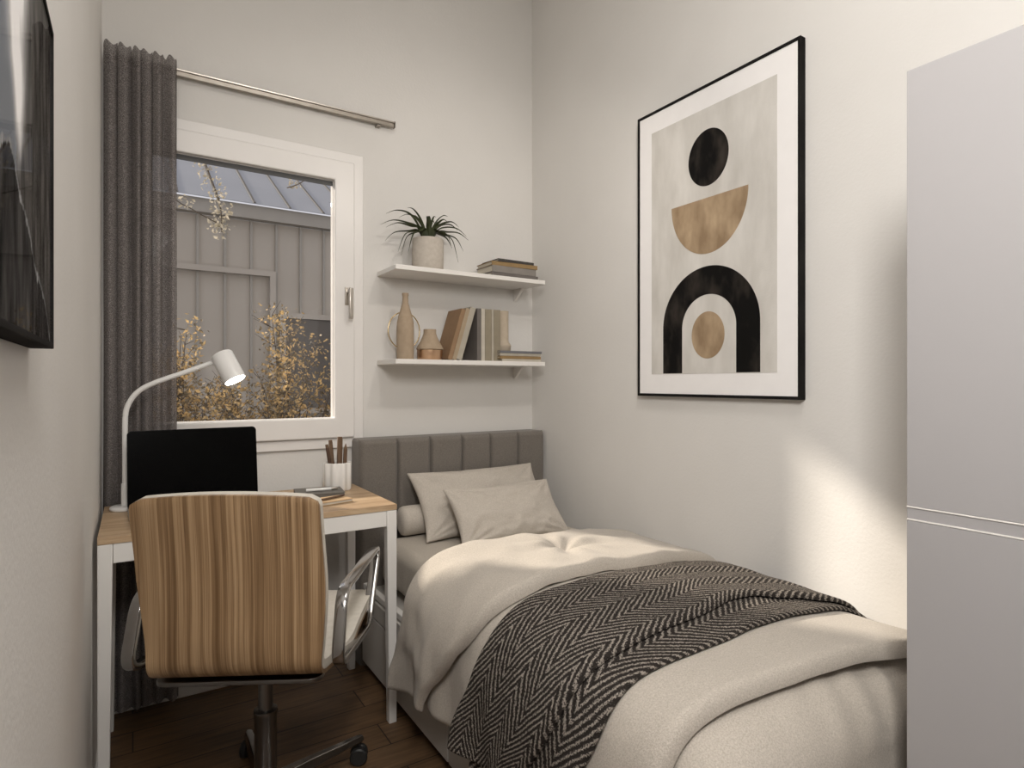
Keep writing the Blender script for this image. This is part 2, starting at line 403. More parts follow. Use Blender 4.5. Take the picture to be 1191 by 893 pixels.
# ------------------------------------------------------------------ curtain and rail
rail = thing('curtain_rail', 'thin brushed steel curtain rail fixed on the wall above the window', 'curtain rail')
obj('rail_bar', B(-.085, 1.000, 2.571, 2.587, 2.354, 2.378), M['rail'], rail, bevel=.002)
obj('front_strip', B(-.085, 1.000, 2.5655, 2.5705, 2.372, 2.378), M['steel'], rail, bevel=.001)
for x in (.12, .93):
    obj('wall_bracket', B(x - .010, x + .010, 2.574, YB, 2.346, 2.3535), M['rail'], rail, bevel=.002)
obj('end_cap', B(1.0005, 1.004, 2.565, 2.588, 2.352, 2.380), M['rail'], rail, bevel=.002)
def curt(u, v):
    # u across (0 left..1 right), v down
    z = 2.392 - v * (2.392 - .03)
    x = -.091 + u * .235
    nw = 6.5; ph = u * nw * 2 * pi + .8 * sin(u * 11 + .5) + .5 * sin(u * 27)
    amp = .0195 * (0.75 + .25 * sin(ph * .37 + 1)) * (.75 + .25 * sm(0, .1, v))
    y = 2.541 + amp * (sin(ph) + .25 * sin(2 * ph + 2 * v)) + .008 * nz(u * 6, v * 3)
    x += .006 * cos(ph) + .004 * nz(u * 5, v * 4, 3) * v + .010 * (u - .5) * sm(.5, 1, v)
    if v < .012: z += .016 * (sin(ph * 2) * .5 + .5) * (1 - v / .012)
    return (x, y, z)
cur = grid_obj('curtain', curt, 260, 90, M['curtain'], smooth=180)
tag(cur, 'tall grey-brown woven curtain gathered in folds at the left of the window', 'curtain')

# ------------------------------------------------------------------ pictures
def facing_px(bm_pts_yz, x0, x1):  # polygon in (y,z), extruded along x
    bm = bmesh.new(); a = [bm.verts.new((x0, y, z)) for y, z in bm_pts_yz]; b = [bm.verts.new((x1, y, z)) for y, z in bm_pts_yz]
    n = len(a)
    for i in range(n): bm.faces.new((a[i], a[(i + 1) % n], b[(i + 1) % n], b[i]))
    bm.faces.new(a); bm.faces.new(b[::-1]); return bm
def frame_yz(y0, y1, z0, z1, w, x0, x1):
    bm = frame_bm(y0, y1, z0, z1, w, x0, x1)
    for v in bm.verts: v.co = Vector((v.co.y, v.co.x, v.co.z))
    return bm
art = thing('framed_art_print', 'large black framed abstract print with circles and an arch on the right wall', 'picture', (XR, 1.441, 1.145))
def AT(o): o.location = -Vector(art.location); return o
AT(obj('frame', frame_yz(1.086, 1.796, 1.145, 2.278, .010, XR - .028, XR - .001), M['black'], art, bevel=.0015))
AT(obj('mat_board', B(XR - .0240, XR - .002, 1.0965, 1.7855, 1.1555, 2.2675), M['mat'], art))
AT(obj('print_sheet', B(XR - .0252, XR - .0241, 1.168, 1.719, 1.232, 2.193), M['paper'], art))
def ell(cy, cz, ry, rz, a0=0, a1=360, n=64):
    return [(cy + ry * cos(radians(a0 + (a1 - a0) * k / n)), cz + rz * sin(radians(a0 + (a1 - a0) * k / n))) for k in range(n + (0 if a1 - a0 == 360 else 1))]
XA, XB = XR - .0260, XR - .0253
AT(obj('black_disc', facing_px(ell(1.442, 2.012, .089, .102), XA, XB), M['ink'], art))
AT(obj('gold_half_disc', facing_px(ell(1.444, 1.867, .170, .202, 180, 360), XA, XB), M['gold'], art))
oa = [(1.657, 1.234)] + ell(1.443, 1.406, .214, .214, 0, 180) + [(1.229, 1.234)]
bm = bmesh.new()
outer = [(1.657, 1.234)] + ell(1.443, 1.406, .214, .214, 0, 180) + [(1.229, 1.234)]
inner = [(1.562, 1.234)] + ell(1.442, 1.400, .120, .118, 0, 180) + [(1.322, 1.234)]
ff = [];
for x in (XA, XB):
    ff.append(([bm.verts.new((x, y, z)) for y, z in outer], [bm.verts.new((x, y, z)) for y, z in inner]))
for (o1, i1) in ff:
    for k in range(len(o1) - 1): bm.faces.new((o1[k], o1[k + 1], i1[k + 1], i1[k]))
for s in (0, 1):
    for k in range(len(outer) - 1): bm.faces.new((ff[0][s][k], ff[0][s][k + 1], ff[1][s][k + 1], ff[1][s][k]))
AT(obj('black_arch', bm, M['ink'], art))
AT(obj('gold_disc', facing_px(ell(1.443, 1.371, .073, .085), XA, XB), M['gold'], art))

# left glossy picture
def poster_mat():
    m = bpy.data.materials.new('mountain_poster_print'); m.use_nodes = True
    b = m.node_tree.nodes['Principled BSDF']; a = m.node_tree.nodes.new('ShaderNodeVertexColor'); a.layer_name = 'Col'
    m.node_tree.links.new(a.outputs[0], b.inputs['Base Color']); b.inputs['Roughness'].default_value = 1; b.inputs['Specular IOR Level'].default_value = 0
    return m
M['poster'] = poster_mat()
lp = thing('glazed_mountain_picture', 'dark glazed picture of a waterfall and mountain on the left wall', 'picture', (XL, .40, 1.236))
def LT(o): o.location = -Vector(lp.location); return o
LT(obj('frame', frame_yz(.0, .811, 1.236, 1.577, .006, XL + .001, XL + .022), M['black'], lp, bevel=.001))
ny, nzz = 260, 150
bm = bmesh.new(); grid = [[bm.verts.new((XL + .0190, .0065 + .798 * i / ny, 1.2425 + .328 * j / nzz)) for j in range(nzz + 1)] for i in range(ny + 1)]
for i in range(ny):
    for j in range(nzz): bm.faces.new((grid[i][j], grid[i + 1][j], grid[i + 1][j + 1], grid[i][j + 1]))
po = obj('poster_sheet', bm, M['poster'], lp); LT(po)
ca = po.data.color_attributes.new('Col', 'FLOAT_COLOR', 'POINT')
def poster_col(y, z):
    t = (z - 1.236) / .341
    n1 = noise.fractal(Vector((y * 60, z * 14, 0)), 1, 2, 5); n2 = noise.fractal(Vector((y * 15, z * 15, 5)), 1, 2, 5)
    ridge = .42 - abs(y - .56) * 1.5 + .03 * n2          # mountain crest height
    col = Vector((.20, .215, .24)) * (.7 + .5 * t)
    fall = .602 - .022 * max(0, t - .45) / .55 + .008 * n2; w = .008 + .085 * max(0, t - .40)
    if y > fall - w * 1.2: col = Vector((.065, .06, .055)) * (1 + .9 * n1)
    if t > .33:
        k = exp(-((y - fall) / w) ** 2) * sm(.33, .60, t); col = col.lerp(Vector((1, .98, .97)), min(1, k * (1.5 + .6 * n1)))
    if t < ridge:
        col = Vector((.030, .028, .027)) * (1 + 1.3 * n1)
        if ridge - t < .012 + .03 * max(0, n1): col = Vector((.22, .22, .22)) * (1 + n1)
    col += Vector((.02, .018, .016)) * max(0, n1)
    return [max(0, min(1, c)) for c in col] + [1]
for i, v in enumerate(po.data.vertices):
    ca.data[i].color = poster_col(v.co.y, v.co.z)
LT(obj('picture_glass', B(XL + .0195, XL + .0210, .0065, .8045, 1.2425, 1.5705), M['picglass'], lp))

# ------------------------------------------------------------------ wall shelves
def shelf(zt, th, y0, label):
    t = thing('wall_shelf', label, 'shelf', (1.35, YB, zt - th), 0, 'floating shelves above the bed')
    off = Vector((-1.35, -YB, -(zt - th)))
    o = obj('board', B(.931, 1.702, y0, YB - .001, zt - th, zt), M['white'], t, bevel=.002); o.location = off
    for x in (.985, 1.668):
        bm = bmesh.new(); pr = [(YB - .001, zt - th - .001), (YB - .075, zt - th - .001), (YB - .075, zt - th - .006), (YB - .010, zt - th - .060), (YB - .001, zt - th - .060)]
        a = [bm.verts.new((x - .008, y, z)) for y, z in pr]; b = [bm.verts.new((x + .008, y, z)) for y, z in pr]
        for i in range(5): bm.faces.new((a[i], a[(i + 1) % 5], b[(i + 1) % 5], b[i]))
        bm.faces.new(a); bm.faces.new(b[::-1])
        if x > 1: o = obj('bracket', bm, M['white'], t); o.location = off
        else: bm.free()
    return t
S1, S2 = 1.697, 1.299
shelf(S1, .020, 2.378, 'upper white wall shelf carrying the potted plant and small book stack')
shelf(S2, .021, 2.378, 'lower white wall shelf carrying vases and upright books')

# plant
pl = thing('potted_plant', 'spiky dark green houseplant in a round grey-beige pot on the upper shelf', 'plant', (1.132, 2.495, S1 + .0005))
obj('pot', lathe(bmesh.new(), [(0, .001), (.062, .001), (.068, .008), (.071, .05), (.071, .147), (.068, .150), (.065, .147), (.065, .131), (0, .129)], 40), M['pot'], pl, smooth=50)
obj('soil', lathe(bmesh.new(), [(0, .1295), (.0645, .1295), (.0645, .136), (.03, .141), (0, .142)], 24), M['soil'], pl, smooth=60)
bm = bmesh.new()
def blade(bm, pts, w):
    P = crom(pts, 6); n = len(P); rows = []
    for i, p in enumerate(P):
        t = (P[min(i + 1, n - 1)] - P[max(i - 1, 0)]).normalized(); s = t.cross(Vector((0, 0, 1)))
        if s.length < .05: s = Vector((1, 0, 0))
        s.normalize(); up = s.cross(t); f = i / (n - 1); ww = w * (sin(pi * min(1, f * .8 + .18)) ** .8) * (1 - f ** 4) + .0004
        th = .0022 * (1 - f) + .0004
        rows.append([bm.verts.new(p + s * ww + up * ww * .35), bm.verts.new(p + up * th * 0 - up * .0), bm.verts.new(p - s * ww + up * ww * .35), bm.verts.new(p - up * th * 1.6)])
    for a, b in zip(rows, rows[1:]):
        for k in range(4): bm.faces.new((a[k], a[(k + 1) % 4], b[(k + 1) % 4], b[k]))
    bm.faces.new(rows[0]); bm.faces.new(rows[-1][::-1])
# named directions (dx, dz) as seen from the room, with a depth component
spec = [(-.235, .035, -.02, .115), (-.20, .13, .0, .17), (-.225, .005, -.05, .09), (-.16, -.09, -.03, .06), (-.13, -.10, -.06, .05), (-.12, -.09, .02, .07),
        (-.105, .19, -.01, .12), (.10, .18, .0, .12), (.19, .045, -.01, .13), (.215, .03, .01, .10), (.16, -.05, -.03, .07), (.12, -.11, -.05, .06),
        (.075, -.06, -.07, .07), (.165, .10, .02, .13), (-.07, .15, .02, .11), (.02, .14, -.03, .10), (.05, .13, .03, .11), (-.03, .12, -.05, .09),
        (.11, .07, -.07, .12), (-.17, .08, -.06, .13), (.14, -.02, .03, .09), (-.19, -.03, .03, .08), (.06, .10, -.06, .10), (-.05, .10, -.07, .10)]
for dx, dz, dy, h in spec:
    dz = dz * .62 if dz > 0 else dz; h = h * .62; dy = dy * 1.3
    b0 = Vector((dx * .08, dy * .2, .137)); tip = Vector((dx, dy, .158 + dz)); mid = Vector((dx * .45, dy * .6, .145 + h * .75 + max(0, dz) * .35))
    if dz < 0: mid2 = Vector((dx * .78, dy * .9, .145 + h * .62 + dz * .2)); 
    else: mid2 = Vector((dx * .75, dy * .85, (mid.z + tip.z) / 2 + .015))
    tip.y = min(tip.y, .09)
    blade(bm, [b0, Vector((dx * .22, dy * .35, .178 + h * .2)), mid, mid2, tip], R.uniform(.0085, .0125))
for v in bm.verts: v.co.y = min(v.co.y, .104)
obj('leaves', bm, M['leaf'], pl, smooth=60)

# books
def book(loc, w, d, h, cover, label, rot=(0, 0, 0), group=None, cat='book', spine='L'):
    """lying book: width w (x), depth d (y), thickness h (z); spine toward -y"""
    t = thing('book', label, cat, loc, 0, group); t.rotation_euler = rot
    c = .0025
    bm = B(-w / 2, w / 2, -d / 2, d / 2, 0, c); box(bm, -w / 2, w / 2, -d / 2, d / 2, h - c, h); box(bm, -w / 2, w / 2, -d / 2, -d / 2 + c, c, h - c)
    obj('cover', bm, M[cover], t)
    obj('pages', B(-w / 2 + .004, w / 2 - .004, -d / 2 + c + .0002, d / 2 - .004, c + .0002, h - c - .0002), M['pages'], t)
    return t
z = S1 + .001
for (w, h, cx, cov, lab, a) in ((.275, .021, 1.552, 'book_char', 'black flat book at the bottom of the upper shelf stack', 0),
                            (.262, .031, 1.547, 'book_grey', 'thick grey-brown book second from the bottom of the upper shelf stack', .02),
                            (.268, .019, 1.552, 'book_ochre', 'ochre brown book second from the top of the upper shelf stack', -.015),
                            (.215, .013, 1.556, 'book_dark', 'thin dark book on top of the upper shelf stack', .03)):
    book((cx, 2.490, z), w * .96, .15, h, cov, lab, (0, 0, a), 'books stacked flat on the upper shelf'); z += h + .001
# flat stack lower shelf
z = S2 + .001
for (w, h, cx, cov, lab) in ((.225, .011, 1.584, 'cream', 'thin cream book at the bottom of the lower shelf stack'),
                             (.235, .013, 1.577, 'book_ochre', 'brown book second from the bottom of the lower shelf stack'),
                             (.235, .012, 1.577, 'book_stone', 'pale book below the top one of the lower shelf stack'),
                             (.240, .011, 1.580, 'book_slate', 'slate grey book on top of the lower shelf stack under the pale vase')):
    book((cx, 2.480, z), w, .15, h, cov, lab, (0, 0, 0), 'books stacked flat on the lower shelf'); z += h + .001
ztop2 = z
# upright books: stand with spine toward the room
def upright(x, w, h, cov, lab, lean=0):
    t = thing('book', lab, 'book', (x * .982, 2.500, S2 + .001 + (w * abs(sin(lean)) if lean > 0 else 0)), 0, 'books standing on the lower shelf'); t.rotation_euler = (0, lean, 0)
    c = .003; d = .14
    bm = B(0, w, -d / 2, -d / 2 + c, 0, h); box(bm, 0, c, -d / 2 + c, d / 2, 0, h); box(bm, w - c, w, -d / 2 + c, d / 2, 0, h)
    obj('cover', bm, M[cov], t)
    obj('pages', B(c + .0002, w - c - .0002, -d / 2 + c + .0002, d / 2 - .004, .003, h - .003), M['pages'], t)
L_ = radians(17)
upright(1.222, .020, .243, 'book_rust', 'rust brown leaning book nearest the small copper banded vase', L_)
upright(1.222 + .0225, .020, .247, 'book_tan', 'tan leaning book between the rust brown and the stone ones', L_)
upright(1.222 + .0445, .027, .252, 'book_stone', 'stone coloured book leaning on the upright ones', L_)
upright(1.376, .020, .244, 'book_char', 'dark grey upright book behind the leaning books')
upright(1.398, .019, .244, 'cream', 'narrow cream upright book beside the dark grey one')
upright(1.419, .034, .243, 'book_olive', 'olive beige upright book left of the narrow stone one')
upright(1.455, .012, .243, 'book_stone', 'narrow stone upright book between two olive books')
upright(1.469, .034, .243, 'book_olive', 'olive beige upright book nearest the tall pale vase')

def vase(name, prof, loc, m, label, n=40):
    o = obj(name, lathe(bmesh.new(), prof, n), m, smooth=50); o.location = loc; tag(o, label, 'vase'); return o
vase('bottle_vase', [(0, 0), (.036, 0), (.038, .004), (.038, .140), (.0365, .165), (.030, .195), (.020, .228), (.0135, .252), (.0125, .280), (.0145, .283), (.0145, .294), (.010, .294), (.009, .27), (0, .26)],
     (1.018, 2.485, S2 + .001), M['clay'], 'tall tan bottle vase with a narrow neck at the left of the lower shelf')
rg = bmesh.new()
pts = [Vector((.076 * cos(a), 0, .084 * sin(a))) for a in [2 * pi * k / 72 for k in range(72)]]
rings = []
for i, p in enumerate(pts):
    e = p.normalized(); rings.append([rg.verts.new(p + (e * cos(t) + Vector((0, 1, 0)) * sin(t)) * .0028) for t in [2 * pi * k / 8 for k in range(8)]])
for i in range(72):
    for k in range(8): rg.faces.new((rings[i][k], rings[(i + 1) % 72][k], rings[(i + 1) % 72][(k + 1) % 8], rings[i][(k + 1) % 8]))
ro = thing('ring_ornament', 'thin brass hoop ornament standing behind the tall bottle vase', 'ornament', (1.041, 2.555, S2))
o = obj('hoop', rg, M['brass'], ro, smooth=180); o.location = (0, 0, .135)
obj('stand', B(-.028, .028, -.012, .012, .001, .008), M['brass'], ro, bevel=.002)
obj('stem', B(-.003, .003, -.003, .003, .0085, .0495), M['brass'], ro)
v2 = thing('small_vase', 'small tan vase with a shiny copper band beside the tall bottle vase', 'vase', (1.136, 2.485, S2 + .001))
obj('body', lathe(bmesh.new(), [(0, .0455), (.056, .0455), (.061, .049), (.0605, .054), (.045, .082), (.034, .105), (.0285, .122), (.0285, .139), (.024, .139), (.022, .11), (0, .09)], 40), M['clay'], v2, smooth=45)
obj('copper_band', lathe(bmesh.new(), [(0, 0), (.053, 0), (.056, .004), (.058, .045), (0, .045)], 40), M['copper'], v2, smooth=45)
vase('candle_vase', [(0, 0), (.036, 0), (.040, .005), (.041, .020), (.043, .024), (.040, .032), (.031, .045), (.0295, .055), (.0295, .190), (.0305, .194), (.026, .194), (.025, .16), (0, .15)],
     (1.525, 2.490, ztop2 + .0005), M['clay2'], 'tall pale cylindrical vase standing on the flat books')

# ------------------------------------------------------------------ bed
bed = thing('bed', 'single bed with grey channelled headboard and white drawer base', 'bed', (1.3, 1.5, 0))
def BT(o): o.location = -Vector(bed.location); return o
BY0 = .62
BT(obj('base', B(.822, 1.765, BY0, 2.455, .03, .333), M['bedwhite'], bed, bevel=.004))
BT(obj('plinth', B(.85, 1.75, BY0 + .03, 2.44, 0, .0295), M['edge_strip'], bed))
bm = bmesh.new(); box(bm, .818, .842, BY0, 2.455, .3335, .357); box(bm, 1.745, 1.767, BY0, 2.455, .3335, .357); box(bm, .8425, 1.7445, BY0, BY0 + .022, .3335, .357)
BT(obj('top_rim', bm, M['white'], bed, bevel=.003))
for (a, b) in ((2.445, 1.645), (1.637, .84)):
    for (z0, z1) in ((.262, .328), (.04, .256)):
        BT(obj('drawer_front', B(.810, .8215, b, a, z0, z1), M['bedwhite'], bed, bevel=.003))
# headboard with channels
HX0, HX1, HZ = .812, 1.768, .955
seams = [.806, .981, 1.138, 1.299, 1.452, 1.609, 1.775]
def headf(u, v):
    x = HX0 + u * (HX1 - HX0); z = v * HZ
    k = min(abs(x - s) for s in seams[1:-1])
    bulge = 1 - exp(-(k / .0055) ** 1.2)
    e = min(1, (HZ - z) / .022, ) ; e = sqrt(max(0, 1 - (1 - e) ** 2))
    ex = min(1, min(x - HX0, HX1 - x) / .022); ex = sqrt(max(0, 1 - (1 - ex) ** 2))
    y = 2.500 - .030 * e * ex * (.12 + .88 * bulge) - .002 * nz(x * 12, z * 9)
    return (x, y, z)
bm = bmesh.new(); nu, nv = 420, 60
V = [[bm.verts.new(headf(i / nu, 1 - (1 - j / nv) ** 2.4)) for j in range(nv + 1)] for i in range(nu + 1)]
for col in V:                                  # refine the top rows
    for j in range(nv + 1):
        pass
for i in range(nu):
    for j in range(nv): bm.faces.new((V[i][j], V[i + 1][j], V[i + 1][j + 1], V[i][j + 1]))
BT(obj('headboard', bm, M['headboard'], bed, smooth=180))
bm = prism(bmesh.new(), [(-a, b) for a, b in [(0, 0)]] * 0 or rrect(HX0, HX1, -.3, HZ, .014), 0, .092)
for v in bm.verts: v.co = Vector((v.co.x, 2.592 - v.co.z, max(0, v.co.y)))
BT(obj('headboard_back', bm, M['headboard'], bed, smooth=40))

def pathlen(P):
    s = [0]
    for a, b in zip(P, P[1:]): s.append(s[-1] + (b - a).length)
    return s
base_path = crom([(.784, 0, .195), (.786, 0, .33), (.793, 0, .455), (.830, 0, .540), (.92, 0, .574), (1.1, 0, .586), (1.3, 0, .580), (1.5, 0, .552), (1.63, 0, .522), (1.712, 0, .475), (1.732, 0, .40)], 12)
BS = pathlen(base_path); TOT = BS[-1]
def bp_at(s):
    s = max(0, min(TOT, s))
    for i in range(len(BS) - 1):
        if BS[i + 1] >= s:
            f = (s - BS[i]) / (BS[i + 1] - BS[i]); p = base_path[i].lerp(base_path[i + 1], f)
            a = base_path[max(i - 1, 0)]; b = base_path[min(i + 2, len(base_path) - 1)]; t = (b - a).normalized()
            return p, Vector((-t.z, 0, t.x))
    return base_path[-1], Vector((1, 0, 0))
def bp_fast():
    tab = [bp_at(TOT * k / 600) for k in range(601)]
    def g(s):
        x = max(0, min(599.999, s / TOT * 600)); i = int(x); f = x - i
        return tab[i][0].lerp(tab[i + 1][0], f), tab[i][1].lerp(tab[i + 1][1], f).normalized()
    return g
bp = bp_fast()
s_side = .30          # arclength below which cloth hangs
def side_w(s): return 1 - sm(.22, .40, s)

# mattress with fitted sheet
def mattr(u, v):
    # u around the cross-section (closed), v along Y
    P = None
    return P
prof = rrect(.876, 1.715, .359, .545, .05, 7)
bm = bmesh.new(); rings = []
YM = [.66] + [.66 + .05 * (1 - cos(pi / 2 * k / 5)) for k in range(1, 6)] + [.71 + (2.37 - .71) * k / 130 for k in range(1, 131)] + [2.37 + .05 * sin(pi / 2 * k / 5) for k in range(1, 6)]
cx_, cz_ = 1.28, .452
for y in YM:
    ins = 0
    if y < .71: ins = .05 * (1 - sqrt(max(0, 1 - ((.71 - y) / .05) ** 2)))
    if y > 2.37: ins = .05 * (1 - sqrt(max(0, 1 - ((y - 2.37) / .0501) ** 2)))
    ring = []
    for (x, z_) in prof:
        dx, dz = x - cx_, z_ - cz_
        x2 = cx_ + dx * (1 - ins / .45); z2 = cz_ + dz * (1 - ins / .093)
        if x < .89 and z_ < .52: x2 += .004 * sin(y * 260 + 2 * sin(y * 31)) * sm(.54, .43, z_)    # gathered side pleats
        if z_ > .54: z2 += .006 * nz(x * 7, y * 7)
        ring.append(bm.verts.new((x2, y, z2)))
    rings.append(ring)
n = len(prof)
for A, Bq in zip(rings, rings[1:]):
    for k in range(n): bm.faces.new((A[k], A[(k + 1) % n], Bq[(k + 1) % n], Bq[k]))
bm.faces.new(rings[0]); bm.faces.new(rings[-1][::-1])
mo = obj('mattress', bm, M['sheet'], smooth=60); tag(mo, 'mattress in a beige fitted sheet seen between pillows and duvet', 'mattress')

def edge_prof(d, r): return sqrt(max(0, 1 - (1 - min(1, d / r)) ** 2))
def layer(name, yh, yf, s0, s1, off, T, rE, m, disp, nu, nv, uv=None, parent=None, seed=0, extra=None):
    """closed padded layer: v runs from the head edge yh(s) to the foot edge yf(s); s along the cross-section"""
    bm = bmesh.new(); top = []; bot = []
    for i in range(nu + 1):
        u = i / nu; ct = []; cb = []
        for j in range(nv + 1):
            v = j / nv; v = v + .0 * sin(2 * pi * v)
            sa = s0(v) if callable(s0) else s0; sb = s1(v) if callable(s1) else s1
            s = sa + (sb - sa) * u
            y = yh(s) + (yf(s) - yh(s)) * v
            ln = abs(yf(s) - yh(s)); de = min(v * ln, (1 - v) * ln, u * (sb - sa), (1 - u) * (sb - sa) + (.02))
            t = T(s, y) * edge_prof(de + .0005, rE)
            p, nn = bp(s)
            dd = disp(s, y); o_ = off(s, y) if callable(off) else off
            q = p + nn * (o_ + t + dd); q2 = p + nn * (o_ + dd)
            q.y = y; q2.y = y
            if extra: q = extra(q, s, y); q2 = extra(q2, s, y)
            q.x = min(q.x, XR - .006); q2.x = min(q2.x, XR - .007)
            ct.append(q); cb.append(q2)
        top.append(ct); bot.append(cb)
    VT = [[bm.verts.new(q) for q in c] for c in top]; VB = [[bm.verts.new(q) for q in c] for c in bot]
    ul = bm.loops.layers.uv.new('UVMap')
    def face(vs, ids):
        f = bm.faces.new(vs)
        for l, (i, j) in zip(f.loops, ids):
            u, v = i / nu, j / nv
            l[ul].uv = uv(u, v) if uv else (u, v)
    for i in range(nu):
        for j in range(nv):
            ids = ((i, j), (i + 1, j), (i + 1, j + 1), (i, j + 1))
            face([VT[a][b] for a, b in ids], ids); face([VB[a][b] for a, b in ids[::-1]], ids[::-1])
    for i in range(nu):
        for j in (0, nv):
            face([VT[i][j], VB[i][j], VB[i + 1][j], VT[i + 1][j]], ((i, j), (i, j), (i + 1, j), (i + 1, j)))
    for j in range(nv):
        for i in (0, nu):
            face([VT[i][j], VT[i][j + 1], VB[i][j + 1], VB[i][j]], ((i, j), (i, j + 1), (i, j + 1), (i, j)))
    return obj(name, bm, m, parent, smooth=80)

def body_disp(s, y):
    w = side_w(s)
    d = .011 * nz(s * 3.2, y * 3.0, 1.3) * (1 - w) + .003 * nz(s * 9, y * 9, 4)
    d += w * (.012 * sin(y * 24 + 1.2 * sin(y * 9)) * sm(.32, .0, s) + .006 * nz(y * 18, s * 3, 2))
    return max(d, -.012) 
TB = .034
def foot_round(q, s, y):
    return q
# bedspread over the foot end
def foot_drop(q, s, y):
    # below y=.74 the cloth bends over the end of the mattress
    if y < .74:
        a = (.74 - y); r = .13; arc = r * pi / 2
        if a < arc: th = a / r; ny, dz = .74 - r * sin(th), r * (1 - cos(th))
        else: ny, dz = .74 - r - .02 * min(1, (a - arc) / .2), r + (a - arc)
        q = Vector((q.x, ny + (q.y - y), q.z - dz)); 
        q.z = max(q.z, .06 + .1 * (1 if False else 0))
    return q
def spread_disp(s, y):
    return .010 * nz(s * 3, y * 3, 9) + .006 * sin(s * 60 + 3 * sin(y * 6) + 2 * nz(s * 8, y * 2)) * sm(.84, .58, y) * sm(.4, .9, s)
layer_spread = layer('bedspread', lambda s: 1.10, lambda s: .20, .12, TOT - .005, -.004, lambda s, y: .012, .012, M['duvet'], spread_disp, 150, 110, extra=foot_drop)
tag(layer_spread, 'smooth beige bedspread hanging over the foot end of the bed', 'bedspread')

# duvet body
def yh_b(s): return 1.70 + .08 * side_w(s)
def yf_b(s):
    f = s / TOT
    return .650 + .085 * (1 - sm(.15, 1.25, s)) 
def T_b(s, y): return TB * (.75 + .25 * (1 - side_w(s)))
OFFB = .020
duv = layer('duvet', yh_b, yf_b, .03, TOT - .01, OFFB, T_b, .026, M['duvet'], lambda s, y: body_disp(s, y), 170, 150)
tag(duv, 'puffy beige linen duvet spread over the bed and folded back near the pillows', 'duvet')
def fold_disp(s, y):
    d = body_disp(s, y) + .012 * nz(s * 4, y * 5, 21) + .007 * nz(s * 13, y * 12, 3)
    # a pinched dimple with radiating creases in the middle
    px, py = s - .72, y - 1.56; r = sqrt(px * px + py * py); a = math.atan2(py, px)
    d -= .030 * exp(-(r / .05) ** 2); d += .006 * sin(a * 7) * exp(-((r - .10) / .08) ** 2)
    w = side_w(s); d += w * .016 * sin(y * 17 + .8) * sm(.36, .02, s) + w * .004
    return d
def yh_f(s): return 1.765 + .03 * sin(s * 7) * (1 - side_w(s)) + .10 * sm(.34, .02, s)
def yf_f(s): return 1.330 + .012 * sin(s * 9 + 1) * (1 - side_w(s)) + .055 * sm(.85, 1.1, s) + .27 * sm(.42, .02, s)
fo = layer('turned_down_fold', yh_f, yf_f, lambda v: .0 + .055 * v, TOT - .012, OFFB + TB + .003, lambda s, y: .034 * (.8 + .2 * (1 - side_w(s))), .024, M['duvet'], fold_disp, 190, 100, parent=duv)

# throw
def yh_t(s): return 1.278 + .12 * sm(.40, .02, s) + .012 * sin(s * 8)
def yf_t(s): return .950 + .02 * sin(s * 7 + 2) + .010 * sin(s * 15 + 1) - .03 * sm(.9, 1.3, s) + .16 * sm(.45, .05, s)
def yf_t2(s): return .865 + .014 * sin(s * 6 + 1) + .10 * sm(.35, .05, s)
def throw_off(s, y):
    f = 0
    if y > 1.24: f = 0
    return OFFB + T_b(s, y) + .006 + f + .004 * side_w(s) - .02 * (1 - edge_prof(max(.0, y - .70), .06))
def tdisp(s, y):
    return body_disp(s, y) + side_w(s) * .012 * sin(y * 13 + 1.9) * sm(.40, .05, s) + .004 * nz(s * 11, y * 11, 8)
def tuv(yh, yf, s0, s1):
    return lambda u, v: (yh(s0 + (s1 - s0) * u) * 0 + (v * .40), s0 + (s1 - s0) * u)
thr = layer('throw_blanket', yh_t, yf_t, .055, TOT - .05, lambda s, y: throw_off(s, y) + .012, lambda s, y: .011, .012, M['throw'], tdisp, 240, 90, uv=tuv(yh_t, yf_t, .055, TOT - .02))
tag(thr, 'dark brown and cream herringbone wool throw laid across the bed', 'blanket')
layer('under_fold', lambda s: 1.20 + .14 * sm(.40, .02, s), yf_t2, .015, TOT - .045, lambda s, y: throw_off(s, y) - .001, lambda s, y: .0085, .010, M['throw'], tdisp, 220, 70,
      uv=lambda u, v: (v * .33 + .03, u * (TOT - .035) + .01), parent=thr)

